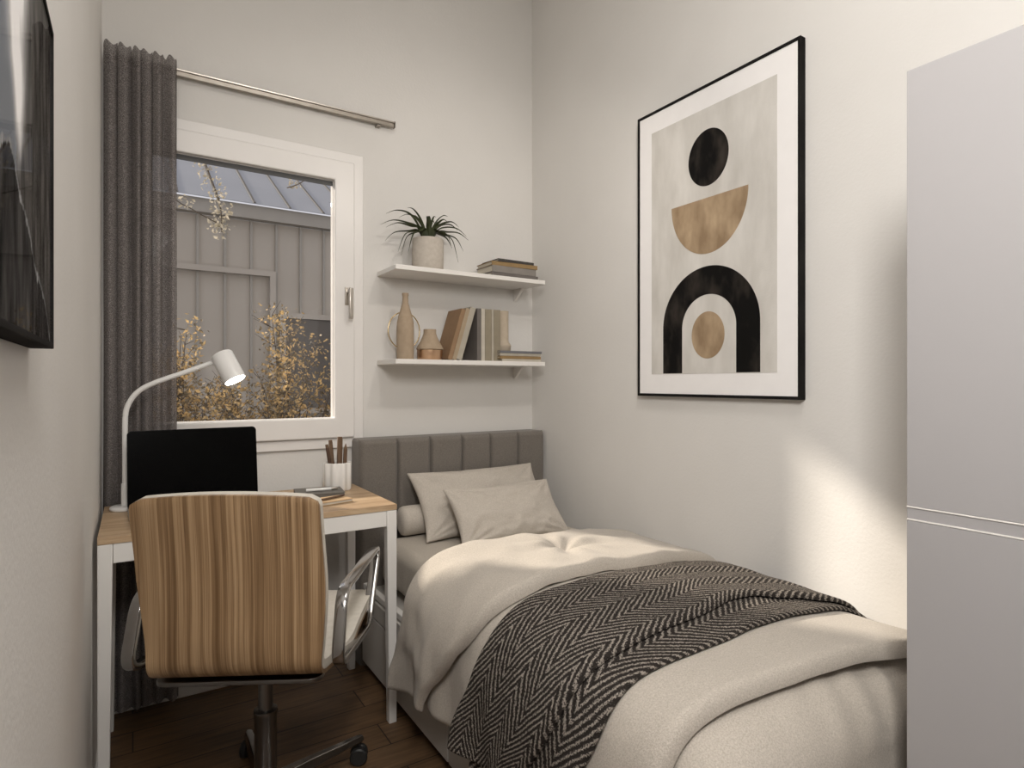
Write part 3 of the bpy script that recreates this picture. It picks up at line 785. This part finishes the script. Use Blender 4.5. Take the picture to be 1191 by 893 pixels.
# pillows
def pillow(name, w, h, T, loc, yaw, lean, m, label, seed, roll=0):
    def f(sgn):
        def g(u, v):
            a, b = u * 2 - 1, v * 2 - 1
            a = sin(a * pi / 2) * .6 + a * .4; b = sin(b * pi / 2) * .6 + b * .4
            e = ((1 - abs(a) ** 2.4) * (1 - abs(b) ** 2.4)) ; e = max(0, e) ** .5
            px = a * w / 2 * (1 - .07 * (1 - b * b) * abs(a)) ; pz = b * h / 2 * (1 - .09 * (1 - a * a) * abs(b))
            wr = .016 * noise.fractal(Vector((a * 2.2 + seed, b * 1.8, seed)), 1, 2, 3)
            for (qx, qz) in ((-1, -1), (1, -1), (-1, 1), (1, 1)):
                dx, dz = a - qx, b - qz; rr = sqrt(dx * dx + dz * dz); an = math.atan2(dz, dx)
                wr += .0105 * sin(an * 13 + seed) * exp(-((rr - .35) / .30) ** 2)
            wr += .004 * sin(a * 22 + 2 * sin(b * 4)) * exp(-((b + 1) / .4) ** 2)
            y = sgn * (T / 2 * e + .003) + wr * e * (1 if sgn < 0 else .4)
            return (px, y, pz)
        return g
    bm = bmesh.new(); n1, n2 = 70, 50
    A = [[bm.verts.new(f(-1)(i / n1, j / n2)) for j in range(n2 + 1)] for i in range(n1 + 1)]
    Bq = [[bm.verts.new(f(1)(i / n1, j / n2)) for j in range(n2 + 1)] for i in range(n1 + 1)]
    for i in range(n1):
        for j in range(n2):
            bm.faces.new((A[i][j], A[i + 1][j], A[i + 1][j + 1], A[i][j + 1])); bm.faces.new((Bq[i][j], Bq[i][j + 1], Bq[i + 1][j + 1], Bq[i + 1][j]))
    for i in range(n1):
        bm.faces.new((A[i][0], Bq[i][0], Bq[i + 1][0], A[i + 1][0])); bm.faces.new((A[i][n2], A[i + 1][n2], Bq[i + 1][n2], Bq[i][n2]))
    for j in range(n2):
        bm.faces.new((A[0][j], A[0][j + 1], Bq[0][j + 1], Bq[0][j])); bm.faces.new((A[n1][j], Bq[n1][j], Bq[n1][j + 1], A[n1][j + 1]))
    mt = Matrix.Translation(loc) @ Matrix.Rotation(yaw, 4, 'Z') @ Matrix.Rotation(-lean, 4, 'X') @ Matrix.Rotation(roll, 4, 'Y')
    for row in A + Bq:
        for v in row: v.co = Vector((v.co.x, v.co.y, v.co.z))
    o = obj(name, bm, m, smooth=70); o.matrix_world = mt; tag(o, label, 'pillow'); return o
pillow('pillow', .645, .325, .115, (1.325, 2.325, .678), 0, radians(39), M['pillow'], 'large beige pillow leaning on the grey headboard behind the small one', 3.1, radians(0))
pillow('pillow', .52, .27, .11, (1.335, 2.135, .655), 0, radians(40), M['pillow'], 'small beige pillow lying in front of the large one', 7.7, radians(0))
# bolster
bm = bmesh.new()
prof = [(0, 0), (.02, -.004), (.045, .002), (.058, .010), (.062, .022), (.062, .50), (.055, .512), (0, .515)]
lathe(bm, prof, 36)
for v in bm.verts:
    r = sqrt(v.co.x ** 2 + v.co.y ** 2)
    v.co.x *= 1 + .02 * nz(v.co.z * 12, v.co.y * 20); v.co.y *= .95
o = obj('bolster', bm, M['pillow'], smooth=60)
o.matrix_world = Matrix.Translation((.950, 2.385, .612)) @ Matrix.Rotation(pi / 2, 4, 'Y')
tag(o, 'beige cylindrical bolster cushion lying against the headboard', 'bolster')

# ------------------------------------------------------------------ wardrobe
wd = thing('wardrobe', 'tall plain pale grey wardrobe at the right edge beyond the bed foot', 'wardrobe', (1.49, -.1, 0))
def WT(o): o.location = -Vector(wd.location); return o
WX, WY1, WY0, WH = 1.2, .538, -.70, 1.771
WT(obj('carcass', B(WX + .018, XR - .002, WY0, WY1, 0, WH), M['ward'], wd, bevel=.002))
WT(obj('lower_door', B(WX, WX + .0175, WY0, WY1, .06, .9475), M['ward'], wd, bevel=.001))
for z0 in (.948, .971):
    WT(obj('seam_highlight', B(WX - .0008, WX + .0175, WY0, WY1, z0, z0 + .0028), M['white'], wd, bevel=.0006))  # white strips paint in the highlights along the door seam
WT(obj('divider_strip', B(WX + .001, WX + .0178, WY0, WY1, .9510, .9708), M['ward'], wd, bevel=.0005))
WT(obj('upper_door', B(WX, WX + .0175, WY0, WY1, .974, WH), M['ward'], wd, bevel=.001))

# ------------------------------------------------------------------ desk
DX0, DX1, DY0, DY1, DZ = -.083, .788, 2.000, 2.500, .770
desk = thing('desk', 'small desk with oak top and white metal legs under the window', 'desk', (.35, 2.23, 0))
def DT(o): o.location = -Vector(desk.location); return o
DT(obj('desk_top', B(DX0, DX1, DY0, DY1, DZ - .020, DZ), M['desk_oak'], desk, bevel=.0015))
zt = DZ - .0205
DT(obj('front_apron', B(DX0 + .0365, DX1 - .0365, DY0 + .003, DY0 + .020, zt - .055, zt), M['desk_white'], desk, bevel=.002))
DT(obj('back_apron', B(DX0 + .0365, DX1 - .0365, DY1 - .020, DY1 - .003, zt - .055, zt), M['desk_white'], desk, bevel=.002))
for x in (DX0 + .0005, DX1 - .0305):
    DT(obj('side_apron', B(x + .003, x + .027, DY0 + .0395, DY1 - .0395, zt - .050, zt), M['desk_white'], desk, bevel=.002))
for x in (DX0, DX1 - .036):
    for y in (DY0, DY1 - .036):
        bm = bmesh.new()
        w0, w1 = .036, .028
        xa, xb = (x, x + w0); xc, xd = (x, x + w1) if x < 0 else (x + w0 - w1, x + w0)
        v = [bm.verts.new(c) for c in ((xc, y + .001, 0), (xd, y + .001, 0), (xd, y + .030, 0), (xc, y + .030, 0), (xa, y + .001, zt), (xb, y + .001, zt), (xb, y + .036, zt), (xa, y + .036, zt))]
        for f in ((0, 1, 2, 3), (4, 5, 6, 7), (0, 1, 5, 4), (1, 2, 6, 5), (2, 3, 7, 6), (3, 0, 4, 7)): bm.faces.new([v[i] for i in f])
        DT(obj('leg', bm, M['desk_white'], desk, bevel=.003))

# laptop
lap = thing('laptop', 'open laptop with a black screen on the desk behind the chair', 'laptop', (.185, 2.31, DZ + .001), radians(3))
obj('base', prism(bmesh.new(), rrect(-.20, .20, -.265, 0, .015), 0, .014), M['alu'], lap, bevel=.002)
kb = bmesh.new()
for r in range(5):
    for c in range(13): box(kb, -.165 + c * .0255, -.165 + c * .0255 + .021, -.055 - r * .024, -.036 - r * .024, .0142, .0158)
obj('keyboard', kb, M['blackplastic'], lap)
lidm = Matrix.Translation((0, .006, .012)) @ Matrix.Rotation(radians(-8), 4, 'X') @ Matrix.Rotation(pi / 2, 4, 'X')
o = obj('lid', prism(bmesh.new(), rrect(-.20, .20, 0, .258, .014), -.007, 0), M['blackplastic'], lap); o.matrix_local = lidm
o2 = obj('screen', prism(bmesh.new(), rrect(-.1985, .1985, .006, .2565, .013), .0002, .0014), M['screen'], o)

# desk lamp
dl = thing('desk_lamp', 'white curved arm desk lamp with lit cylindrical head on the desk', 'lamp', (-.022, 2.405, DZ + .001))
obj('foot', lathe(bmesh.new(), [(0, 0), (.043, 0), (.045, .004), (.044, .010), (.040, .013), (0, .013)], 40), M['lampwhite'], dl, smooth=50)
obj('socket', lathe(bmesh.new(), [(.0115, .0132), (.0115, .085), (.0105, .088), (0, .088)], 20), M['lampwhite'], dl, smooth=50)
arm = crom([(0, 0, .088), (0, 0, .20), (0, 0, .295), (.006, -.002, .345), (.032, -.008, .392), (.078, -.018, .424), (.17, -.034, .462), (.285, -.055, .508)], 8)
bm = bmesh.new(); tube(bm, arm, .0085, 14)
obj('arm', bm, M['lampwhite'], dl, smooth=50)
hd_m = Matrix.Translation((.292, -.062, .518)) @ Matrix.Rotation(radians(-24), 4, 'Y') @ Matrix.Rotation(radians(-20), 4, 'X')
hd = obj('lamp_head', lathe(bmesh.new(), [(0, .012), (.034, .012), (.0375, .007), (.0375, -.095), (.0345, -.095), (.0345, -.075), (0, -.074)], 36), M['lampwhite'], dl, smooth=45)
hd.matrix_local = hd_m
M['bulb'] = mat('lit_diffuser', (1, 1, 1), .5, emit=(1, .88, .72), estr=26)
bl = obj('diffuser', lathe(bmesh.new(), [(0, -.082), (.0335, -.082), (.0335, -.0945), (.0, -.0955)], 32), M['bulb'], hd, smooth=45)

# pencil cup
cup = thing('pencil_cup', 'white fluted ceramic cup holding pencils at the back of the desk', 'cup', (.692, 2.395, DZ + .001))
bm = bmesh.new()
def cuprad(a): return .0535 + .0030 * cos(a * 9)
nn_ = 120; rr = []
for (k, z_) in ((0, 0), (.93, 0), (1, .006), (1, .107), (.97, .11), (.92, .108), (.90, .012), (0, .011)):
    if k == 0: rr.append([bm.verts.new((0, 0, z_))])
    else: rr.append([bm.verts.new((k * cuprad(2 * pi * i / nn_) * cos(2 * pi * i / nn_), k * cuprad(2 * pi * i / nn_) * sin(2 * pi * i / nn_), z_)) for i in range(nn_)])
for A, Bq in zip(rr, rr[1:]):
    for k in range(nn_):
        vs = []
        for q in (A[k % len(A)], A[(k + 1) % len(A)], Bq[(k + 1) % len(Bq)], Bq[k % len(Bq)]):
            if q not in vs: vs.append(q)
        bm.faces.new(vs)
obj('cup_body', bm, M['ceramic'], cup, smooth=50)
def stick(x, y, dx, dy, L, r, m, name, label, cat, tip=False, flat=False):
    b = Vector((.692 + x, 2.395 + y, DZ + .016)); d = Vector((dx, dy, 1)).normalized()
    t = thing(name, label, cat, b)
    bm = bmesh.new(); rings_ = tube(bm, [Vector((0, 0, 0)), d * (L - .02), d * (L - .018)], [r, r, r], 6 if not flat else 10)
    obj('shaft', bm, M[m], t, smooth=40)
    bm = bmesh.new(); tube(bm, [d * (L - .0178), d * (L + (.006 if tip else -.004))], [r, r * (.12 if tip else .9)], 6 if not flat else 10)
    obj('tip' if tip else 'end_cap', bm, M['brush' if m != 'brush' else 'pencil'], t, smooth=40)
stick(-.020, -.010, -.15, .0, .174, .0065, 'pencil2', 'pencil', 'dark brown pencil leaning furthest left in the white cup', 'pencil')
stick(-.010, .004, -.09, .02, .188, .0080, 'brush', 'pencil', 'thick brown pencil leaning left in the white cup', 'pencil')
stick(.004, -.008, .02, .0, .200, .0110, 'brush', 'marker', 'broad brown marker, the tallest in the white cup', 'marker')
stick(.022, -.012, .04, -.02, .163, .0080, 'pencil', 'pencil', 'short brown sharpened pencil at the right in the white cup', 'pencil', True)
# notebooks and pens
def notebook(loc, w, d, h, rz, cov, label):
    t = thing('notebook', label, 'notebook', loc, rz); c = .002
    bm = B(-w / 2, w / 2, -d / 2, d / 2, 0, c); box(bm, -w / 2, w / 2, -d / 2, d / 2, h - c, h); box(bm, -w / 2, -w / 2 + c, -d / 2, d / 2, c, h - c)
    obj('cover', bm, M[cov], t); obj('pages', B(-w / 2 + c + .0002, w / 2 - .002, -d / 2 + .002, d / 2 - .002, c + .0002, h - c - .0002), M['note_grey'] if cov == 'note_grey' else M['pages'], t)
notebook((.595, 2.300, DZ + .001), .170, .15, .020, radians(-8), 'note_grey', 'thick dark grey notebook lying on the desk by the white cup')
notebook((.600, 2.155, DZ + .001), .120, .095, .012, radians(14), 'note_tan', 'small tan notebook on the desk in front of the grey one')
def pen(a, b, r, m, name, label):
    a, b = Vector(a), Vector(b); d = (b - a)
    t = thing(name, label, 'pen' if name == 'pen' else 'pencil', a)
    bm = bmesh.new(); tube(bm, [Vector((0, 0, 0)), d * .78], r, 12); obj('barrel', bm, M[m], t, smooth=40)
    bm = bmesh.new(); tube(bm, [d * .785, d * .93, d], [r * 1.0, r * .9, r * .25], 12); obj('tip', bm, M['steel'] if name == 'pen' else M['pencil2'], t, smooth=40)
pen((.545, 2.29, DZ + .0275), (.660, 2.275, DZ + .0275), .0055, 'pen_white', 'pen', 'white pen lying on top of the thick dark grey notebook')
pen((.560, 2.128, DZ + .0175), (.655, 2.175, DZ + .0175), .004, 'pencil', 'pencil', 'brown pencil lying on top of the small tan notebook')

# ------------------------------------------------------------------ office chair (local: x right, y forward)
ch = thing('office_chair', 'office chair with curved wood veneer back and polished metal armrests at the desk', 'chair', (.310, 1.760, 0), radians(-29))
prof_side = crom([(0, .285, .475), (0, .25, .500), (0, .05, .498), (0, -.10, .484), (0, -.20, .490), (0, -.252, .520), (0, -.268, .58), (0, -.268, .68), (0, -.274, .80), (0, -.290, .930)], 10)
PS = pathlen(prof_side); PT = PS[-1]
def chair_sheet(offset, thick, w0, inset, s_from, s_to, m, name, rc=.035, parent=ch):
    nu_, nv_ = 36, 90; bm = bmesh.new(); layers = []
    for side in (0, 1):
        L2 = []
        for i in range(nu_ + 1):
            row = []
            for j in range(nv_ + 1):
                s = s_from + (s_to - s_from) * j / nv_
                k = 0
                while k < len(PS) - 2 and PS[k + 1] < s: k += 1
                f = (s - PS[k]) / (PS[k + 1] - PS[k]); p = prof_side[k].lerp(prof_side[k + 1], f)
                t = (prof_side[min(k + 2, len(PS) - 1)] - prof_side[max(k - 1, 0)]).normalized(); nn = Vector((0, t.z, -t.y)) # faces forward/up
                nn = Vector((0, t.z, -t.y))
                hw = w0 / 2 - inset + .018 * sm(-.18, -.02, p.y) - .016 * sm(.75, .50, p.z) * sm(-.08, -.2, p.y)
                de = min(s - s_from, s_to - s)
                if de < rc: hw -= rc * (1 - sqrt(max(0, 1 - (1 - de / rc) ** 2)))
                u = i / nu_ * 2 - 1; x = u * hw
                curve = .018 * (u * u) * sm(.5, .6, p.z)           # wraps the sitter
                q = Vector((x, p.y, p.z)) + nn * (offset + (thick if side else 0))
                q.y += curve; q.x += .016 * sm(.93, .55, p.z)
                if p.z > .88: q.z += .012 * (1 - u * u) * sm(.86, .94, p.z)
                row.append(bm.verts.new(q))
            L2.append(row)
        layers.append(L2)
    A, Bq = layers
    for i in range(nu_):
        for j in range(nv_):
            bm.faces.new((A[i][j], A[i + 1][j], A[i + 1][j + 1], A[i][j + 1])); bm.faces.new((Bq[i][j], Bq[i][j + 1], Bq[i + 1][j + 1], Bq[i + 1][j]))
        for j in (0, nv_): bm.faces.new((A[i][j], Bq[i][j], Bq[i + 1][j], A[i + 1][j]))
    for j in range(nv_):
        for i in (0, nu_): bm.faces.new((A[i][j], A[i][j + 1], Bq[i][j + 1], Bq[i][j]))
    return obj(name, bm, m, parent, smooth=50)
chair_sheet(0, .010, .430, 0, 0, PT, M['shell_oak'], 'wood_shell', .024)
chair_sheet(.0105, .022, .430, .0, .004, PT - .0, M['shell_edge'], 'seat_cushion', .024)
def P3(x, y, z): return Vector((x, y, z))
for sx in (-1, 1):
    loop = round_path([(sx * .244 + .006, .320, .655), (sx * .244 + .006, -.185, .685), (sx * .244 + .006, -.240, .522), (sx * .244 + .006, .150, .462)], .05, 8)
    bm = bmesh.new(); closed_tube(bm, loop, (.030, .018), 16)
    a = obj('armrest', bm, M['chrome'], ch, smooth=60)
    bm = B(sx * .2275 if sx > 0 else -.2345, sx * .2345 if sx > 0 else -.2275, .06, .12, .468, .492)
    obj('mounting_plate', bm, M['chrome'], a, bevel=.002)
obj('seat_plate', prism(bmesh.new(), rrect(-.20, .20, -.20, .15, .03), .462, .474), M['darkmetal'], ch, bevel=.003)
obj('tilt_mechanism', B(-.06, .06, -.10, .10, .420, .4615), M['darkmetal'], ch, bevel=.008)
obj('gas_lift', lathe(bmesh.new(), [(0, .23), (.019, .23), (.019, .4195), (0, .4195)], 28), M['darkmetal'], ch, smooth=45)
obj('column_sleeve', lathe(bmesh.new(), [(0, .075), (.029, .075), (.029, .284), (.031, .286), (.031, .298), (.0195, .300), (.0195, .076)], 28), M['darkmetal'], ch, smooth=45)
obj('hub', lathe(bmesh.new(), [(0, .062), (.040, .062), (.042, .068), (.040, .105), (.0295, .110), (.0295, .075)], 28), M['darkmetal'], ch, smooth=45)
for k in range(5):
    a = radians(17 + 29 + 72 * k); d = Vector((cos(a), sin(a), 0)); s = Vector((-sin(a), cos(a), 0))
    bm = bmesh.new(); rows = []
    for (r_, w, zt_, zb) in ((.038, .028, .104, .072), (.12, .024, .100, .074), (.22, .020, .092, .074), (.305, .017, .086, .072), (.318, .012, .084, .073)):
        rows.append([bm.verts.new(d * r_ + s * w + Vector((0, 0, zb))), bm.verts.new(d * r_ - s * w + Vector((0, 0, zb))), bm.verts.new(d * r_ - s * w * .5 + Vector((0, 0, zt_))), bm.verts.new(d * r_ + s * w * .5 + Vector((0, 0, zt_)))])
    for A, Bq in zip(rows, rows[1:]):
        for q in range(4): bm.faces.new((A[q], A[(q + 1) % 4], Bq[(q + 1) % 4], Bq[q]))
    bm.faces.new(rows[0]); bm.faces.new(rows[-1][::-1])
    lg = obj('base_leg', bm, M['chrome'], ch, bevel=.003)
    bm = bmesh.new(); c0 = d * .305; ax = Vector((cos(a + .9), sin(a + .9), 0))
    for e in (-1, 1):
        mt = Matrix.Translation(c0 + ax * e * .013 + Vector((0, 0, .0275))) @ ax.to_track_quat('Z', 'Y').to_matrix().to_4x4()
        lathe(bm, [(0, -.009), (.023, -.009), (.027, -.005), (.027, .005), (.023, .009), (0, .009)], 24, mt)
    tube(bm, [c0 + Vector((0, 0, .028)), c0 + Vector((0, 0, .071))], .006, 10)
    obj('caster', bm, M['rubber'], lg, smooth=40)

# ------------------------------------------------------------------ outside
g = struct('ground', B(-6, 9, YB + .14, 16, -.3, -.05), M['ground'])
hb_ = thing('neighbour_building', 'grey panelled building with pale blue metal roof outside the window', 'building', (1.0, 6, -.05))
def HT(o): o.location = -Vector(hb_.location); return o
HT(obj('facade', B(-4, 6, 6.0, 8.8, -.05, 2.70), M['facade'], hb_))
sx_ = [.265 + .2215 * k for k in range(-12, 20)]
bm = bmesh.new()
for x in sx_: box(bm, x - .011, x + .011, 5.975, 5.999, -.05, 2.70)
HT(obj('panel_battens', bm, M['gutter'], hb_))
HT(obj('eave_trim', B(-4.1, 6.1, 5.90, 5.999, 2.7005, 2.824), M['gutter'], hb_))
bm = bmesh.new()
v = [bm.verts.new(c) for c in ((-4.2, 5.86, 2.826), (6.2, 5.86, 2.826), (6.2, 9.2, 4.72), (-4.2, 9.2, 4.72), (-4.2, 5.86, 2.832), (6.2, 5.86, 2.832), (6.2, 9.2, 4.732), (-4.2, 9.2, 4.732))]
for f in ((0, 1, 2, 3), (4, 5, 6, 7), (0, 1, 5, 4), (1, 2, 6, 5), (2, 3, 7, 6), (3, 0, 4, 7)): bm.faces.new([v[i] for i in f])
HT(obj('roof', bm, M['roof'], hb_))
bm = bmesh.new()
for k in range(-10, 16):
    x = .32 + .31 * k
    v = [bm.verts.new(c) for c in ((x - .010, 5.86, 2.8325), (x + .010, 5.86, 2.8325), (x + .010, 9.2, 4.7325), (x - .010, 9.2, 4.7325), (x - .010, 5.86, 2.842), (x + .010, 5.86, 2.842), (x + .010, 9.2, 4.742), (x - .010, 9.2, 4.742))]
    for f in ((0, 1, 2, 3), (4, 5, 6, 7), (0, 1, 5, 4), (1, 2, 6, 5), (2, 3, 7, 6), (3, 0, 4, 7)): bm.faces.new([v[i] for i in f])
HT(obj('roof_seams', bm, M['facade_dark'], hb_))
df = obj('door_frame', frame_bm(.15, 1.135, -.04, 2.24, .05, 5.93, 5.974), M['facade'], hb_); HT(df)
wf = obj('window_frame', frame_bm(1.175, 2.30, .9, 1.86, .05, 5.93, 5.974), M['facade'], hb_); HT(wf)
HT(obj('window_pane', B(1.226, 2.249, 5.95, 5.97, .951, 1.809), M['facade_dark'], hb_))

def leaf_cloud(bm, centers, count, size, spread, rnd, zmin=-1, xlim=None):
    for c, rad in centers:
        for k in range(count):
            while True:
                o = Vector((rnd.uniform(-1, 1), rnd.uniform(-1, 1), rnd.uniform(-1, 1)))
                if o.length < 1: break
            p = Vector(c) + Vector((o.x * rad[0], o.y * rad[1], o.z * rad[2]))
            a = Vector((rnd.uniform(-1, 1), rnd.uniform(-1, 1), rnd.uniform(-1, 1))).normalized()
            b = a.cross(Vector((rnd.uniform(-1, 1), rnd.uniform(-1, 1), rnd.uniform(-1, 1)))).normalized()
            s = size * rnd.uniform(.6, 1.3); n_ = a.cross(b)
            q = [p - a * s, p - a * s * .3 + b * s * .5 + n_ * s * .15, p + a * s, p - a * s * .3 - b * s * .5 + n_ * s * .15]
            bm.faces.new([bm.verts.new(v_) for v_ in q])
def shrub(x, y, h, w, label, seed, leafn, m, size=.016):
    rnd = random.Random(seed); t = thing('shrub', label, 'shrub', (x, y, -.05))
    bm = bmesh.new(); cs = []
    for k in range(26):
        a = rnd.uniform(0, 2 * pi); rr_ = rnd.uniform(.15, 1) * w; hh = h * rnd.uniform(.55, 1.0) * (1 - .25 * rr_ / w)
        tip = Vector((cos(a) * rr_, sin(a) * rr_ * .6, hh)); mid = Vector((tip.x * .4 + rnd.uniform(-.04, .04), tip.y * .4, hh * .55))
        P = crom([Vector((tip.x * .06, tip.y * .06, 0)), mid, tip], 6); tube(bm, P, [.010 - .0085 * i / (len(P) - 1) for i in range(len(P))], 5)
        for i, p in enumerate(P[3:]):
            cs.append((p, (.10, .10, .09)))
            for q in range(2):
                e = p + Vector((rnd.uniform(-.12, .12), rnd.uniform(-.1, .1), rnd.uniform(.0, .12))); tube(bm, [p, e], [.0022, .001], 4, caps=False)
    obj('stems', bm, M['bark'], t)
    bm = bmesh.new(); leaf_cloud(bm, cs, leafn, size, 1, rnd)
    obj('foliage', bm, m, t)
    return t
shrub(.72, 3.70, 1.86, .50, 'golden leaved autumn shrub outside the right half of the window', 3, 46, M['gold_leaf'], .0135)
shrub(.16, 3.45, 1.74, .36, 'golden leaved autumn shrub outside the window behind the lamp and curtain', 11, 38, M['gold_leaf'], .0135)
tr = thing('hanging_branch', 'thin branch with pale leaves hanging outside the top of the window', 'branch', (.45, 3.6, 2.62))
bm = bmesh.new(); cs = []; rnd = random.Random(5)
main = crom([(-.9, .1, .15), (-.35, 0, -.06), (-.10, 0, -.15), (.12, 0, -.22), (.42, 0, -.22), (.8, .05, -.10)], 8); tube(bm, main, .006, 6)
tw1 = crom([(-.16, 0, -.13), (-.10, 0, -.30), (-.05, .0, -.45), (-.04, 0, -.60)], 6); tube(bm, tw1, [.004] * len(tw1), 5)
tw2 = crom([(-.35, 0, -.08), (-.28, 0, -.42), (-.18, 0, -.50), (-.05, 0, -.56)], 6); tube(bm, tw2, [.003] * len(tw2), 5)
tw3 = crom([(.42, 0, -.22), (.36, 0, -.27), (.30, 0, -.30)], 4); tube(bm, tw3, [.003] * len(tw3), 5)
obj('stem', bm, M['bark'], tr)
bm = bmesh.new()
leaf_cloud(bm, [(p, (.07, .06, .05)) for p in tw1[2:]], 13, .013, 1, rnd)
leaf_cloud(bm, [((-.22, 0, -.47), (.05, .05, .04)), ((-.05, 0, -.55), (.06, .05, .05)), ((.33, 0, -.27), (.05, .04, .03))], 22, .012, 1, rnd)
obj('foliage', bm, M['pale_leaf'], tr)

# ------------------------------------------------------------------ lights
def area(name, loc, target, size, power, col, spread=180, sy=None):
    l = bpy.data.lights.new(name, 'AREA'); l.energy = power; l.color = col; l.size = size; l.spread = radians(spread)
    if sy: l.shape = 'RECTANGLE'; l.size_y = sy
    o = link(bpy.data.objects.new(name, l)); o.location = loc
    o.rotation_euler = (Vector(target) - Vector(loc)).to_track_quat('-Z', 'Y').to_euler(); return o
def point(name, loc, power, col, r):
    l = bpy.data.lights.new(name, 'POINT'); l.energy = power; l.color = col; l.shadow_soft_size = r
    o = link(bpy.data.objects.new(name, l)); o.location = loc; return o
def spot(name, loc, target, power, col, deg, blend, r):
    l = bpy.data.lights.new(name, 'SPOT'); l.energy = power; l.color = col; l.spot_size = radians(deg); l.spot_blend = blend; l.shadow_soft_size = r
    o = link(bpy.data.objects.new(name, l)); o.location = loc
    o.rotation_euler = (Vector(target) - Vector(loc)).to_track_quat('-Z', 'Y').to_euler(); return o
WARM = (1.0, .925, .84)
spot('ceiling_spotlight', (1.18, 1.09, 2.42), (1.25, 2.60, 1.45), 15, WARM, 105, .75, .035)
area('room_fill', (.70, .45, 3.25), (.75, .5, 0), .9, 16, (1, .965, .925))
area('side_fill', (.02, -.15, 2.05), (1.75, 1.0, .5), .22, 33, (1, .965, .925), sy=.7)  # added fill light out of view, no lamp stands here
sl = bpy.data.lights.new('low_sun', 'SUN'); sl.energy = 5.0; sl.angle = radians(3.0); sl.color = (1, .90, .77)
so = link(bpy.data.objects.new('low_sun', sl)); so.rotation_euler = Vector((1.048, -1.5, -1.04)).to_track_quat('-Z', 'Y').to_euler()

w = bpy.data.worlds.new('dusk'); bpy.context.scene.world = w; w.use_nodes = True
bg = w.node_tree.nodes['Background']; bg.inputs[0].default_value = (.78, .78, .83, 1); bg.inputs[1].default_value = .85

# ------------------------------------------------------------------ camera
cam = bpy.data.cameras.new('camera'); co = link(bpy.data.objects.new('camera', cam))
co.location = (0, 0, 1.2); co.rotation_euler = (pi / 2, 0, radians(-32.4))
cam.sensor_width = 36; cam.lens = 695 / 1191 * 36; cam.clip_start = .01
cam.shift_x = 0; cam.shift_y = -2.0 / 1191
bpy.context.scene.camera = co
vs = bpy.context.scene.view_settings
vs.view_transform = 'Standard'; vs.look = 'None'; vs.exposure = 0; vs.gamma = 1; vs.use_curve_mapping = False
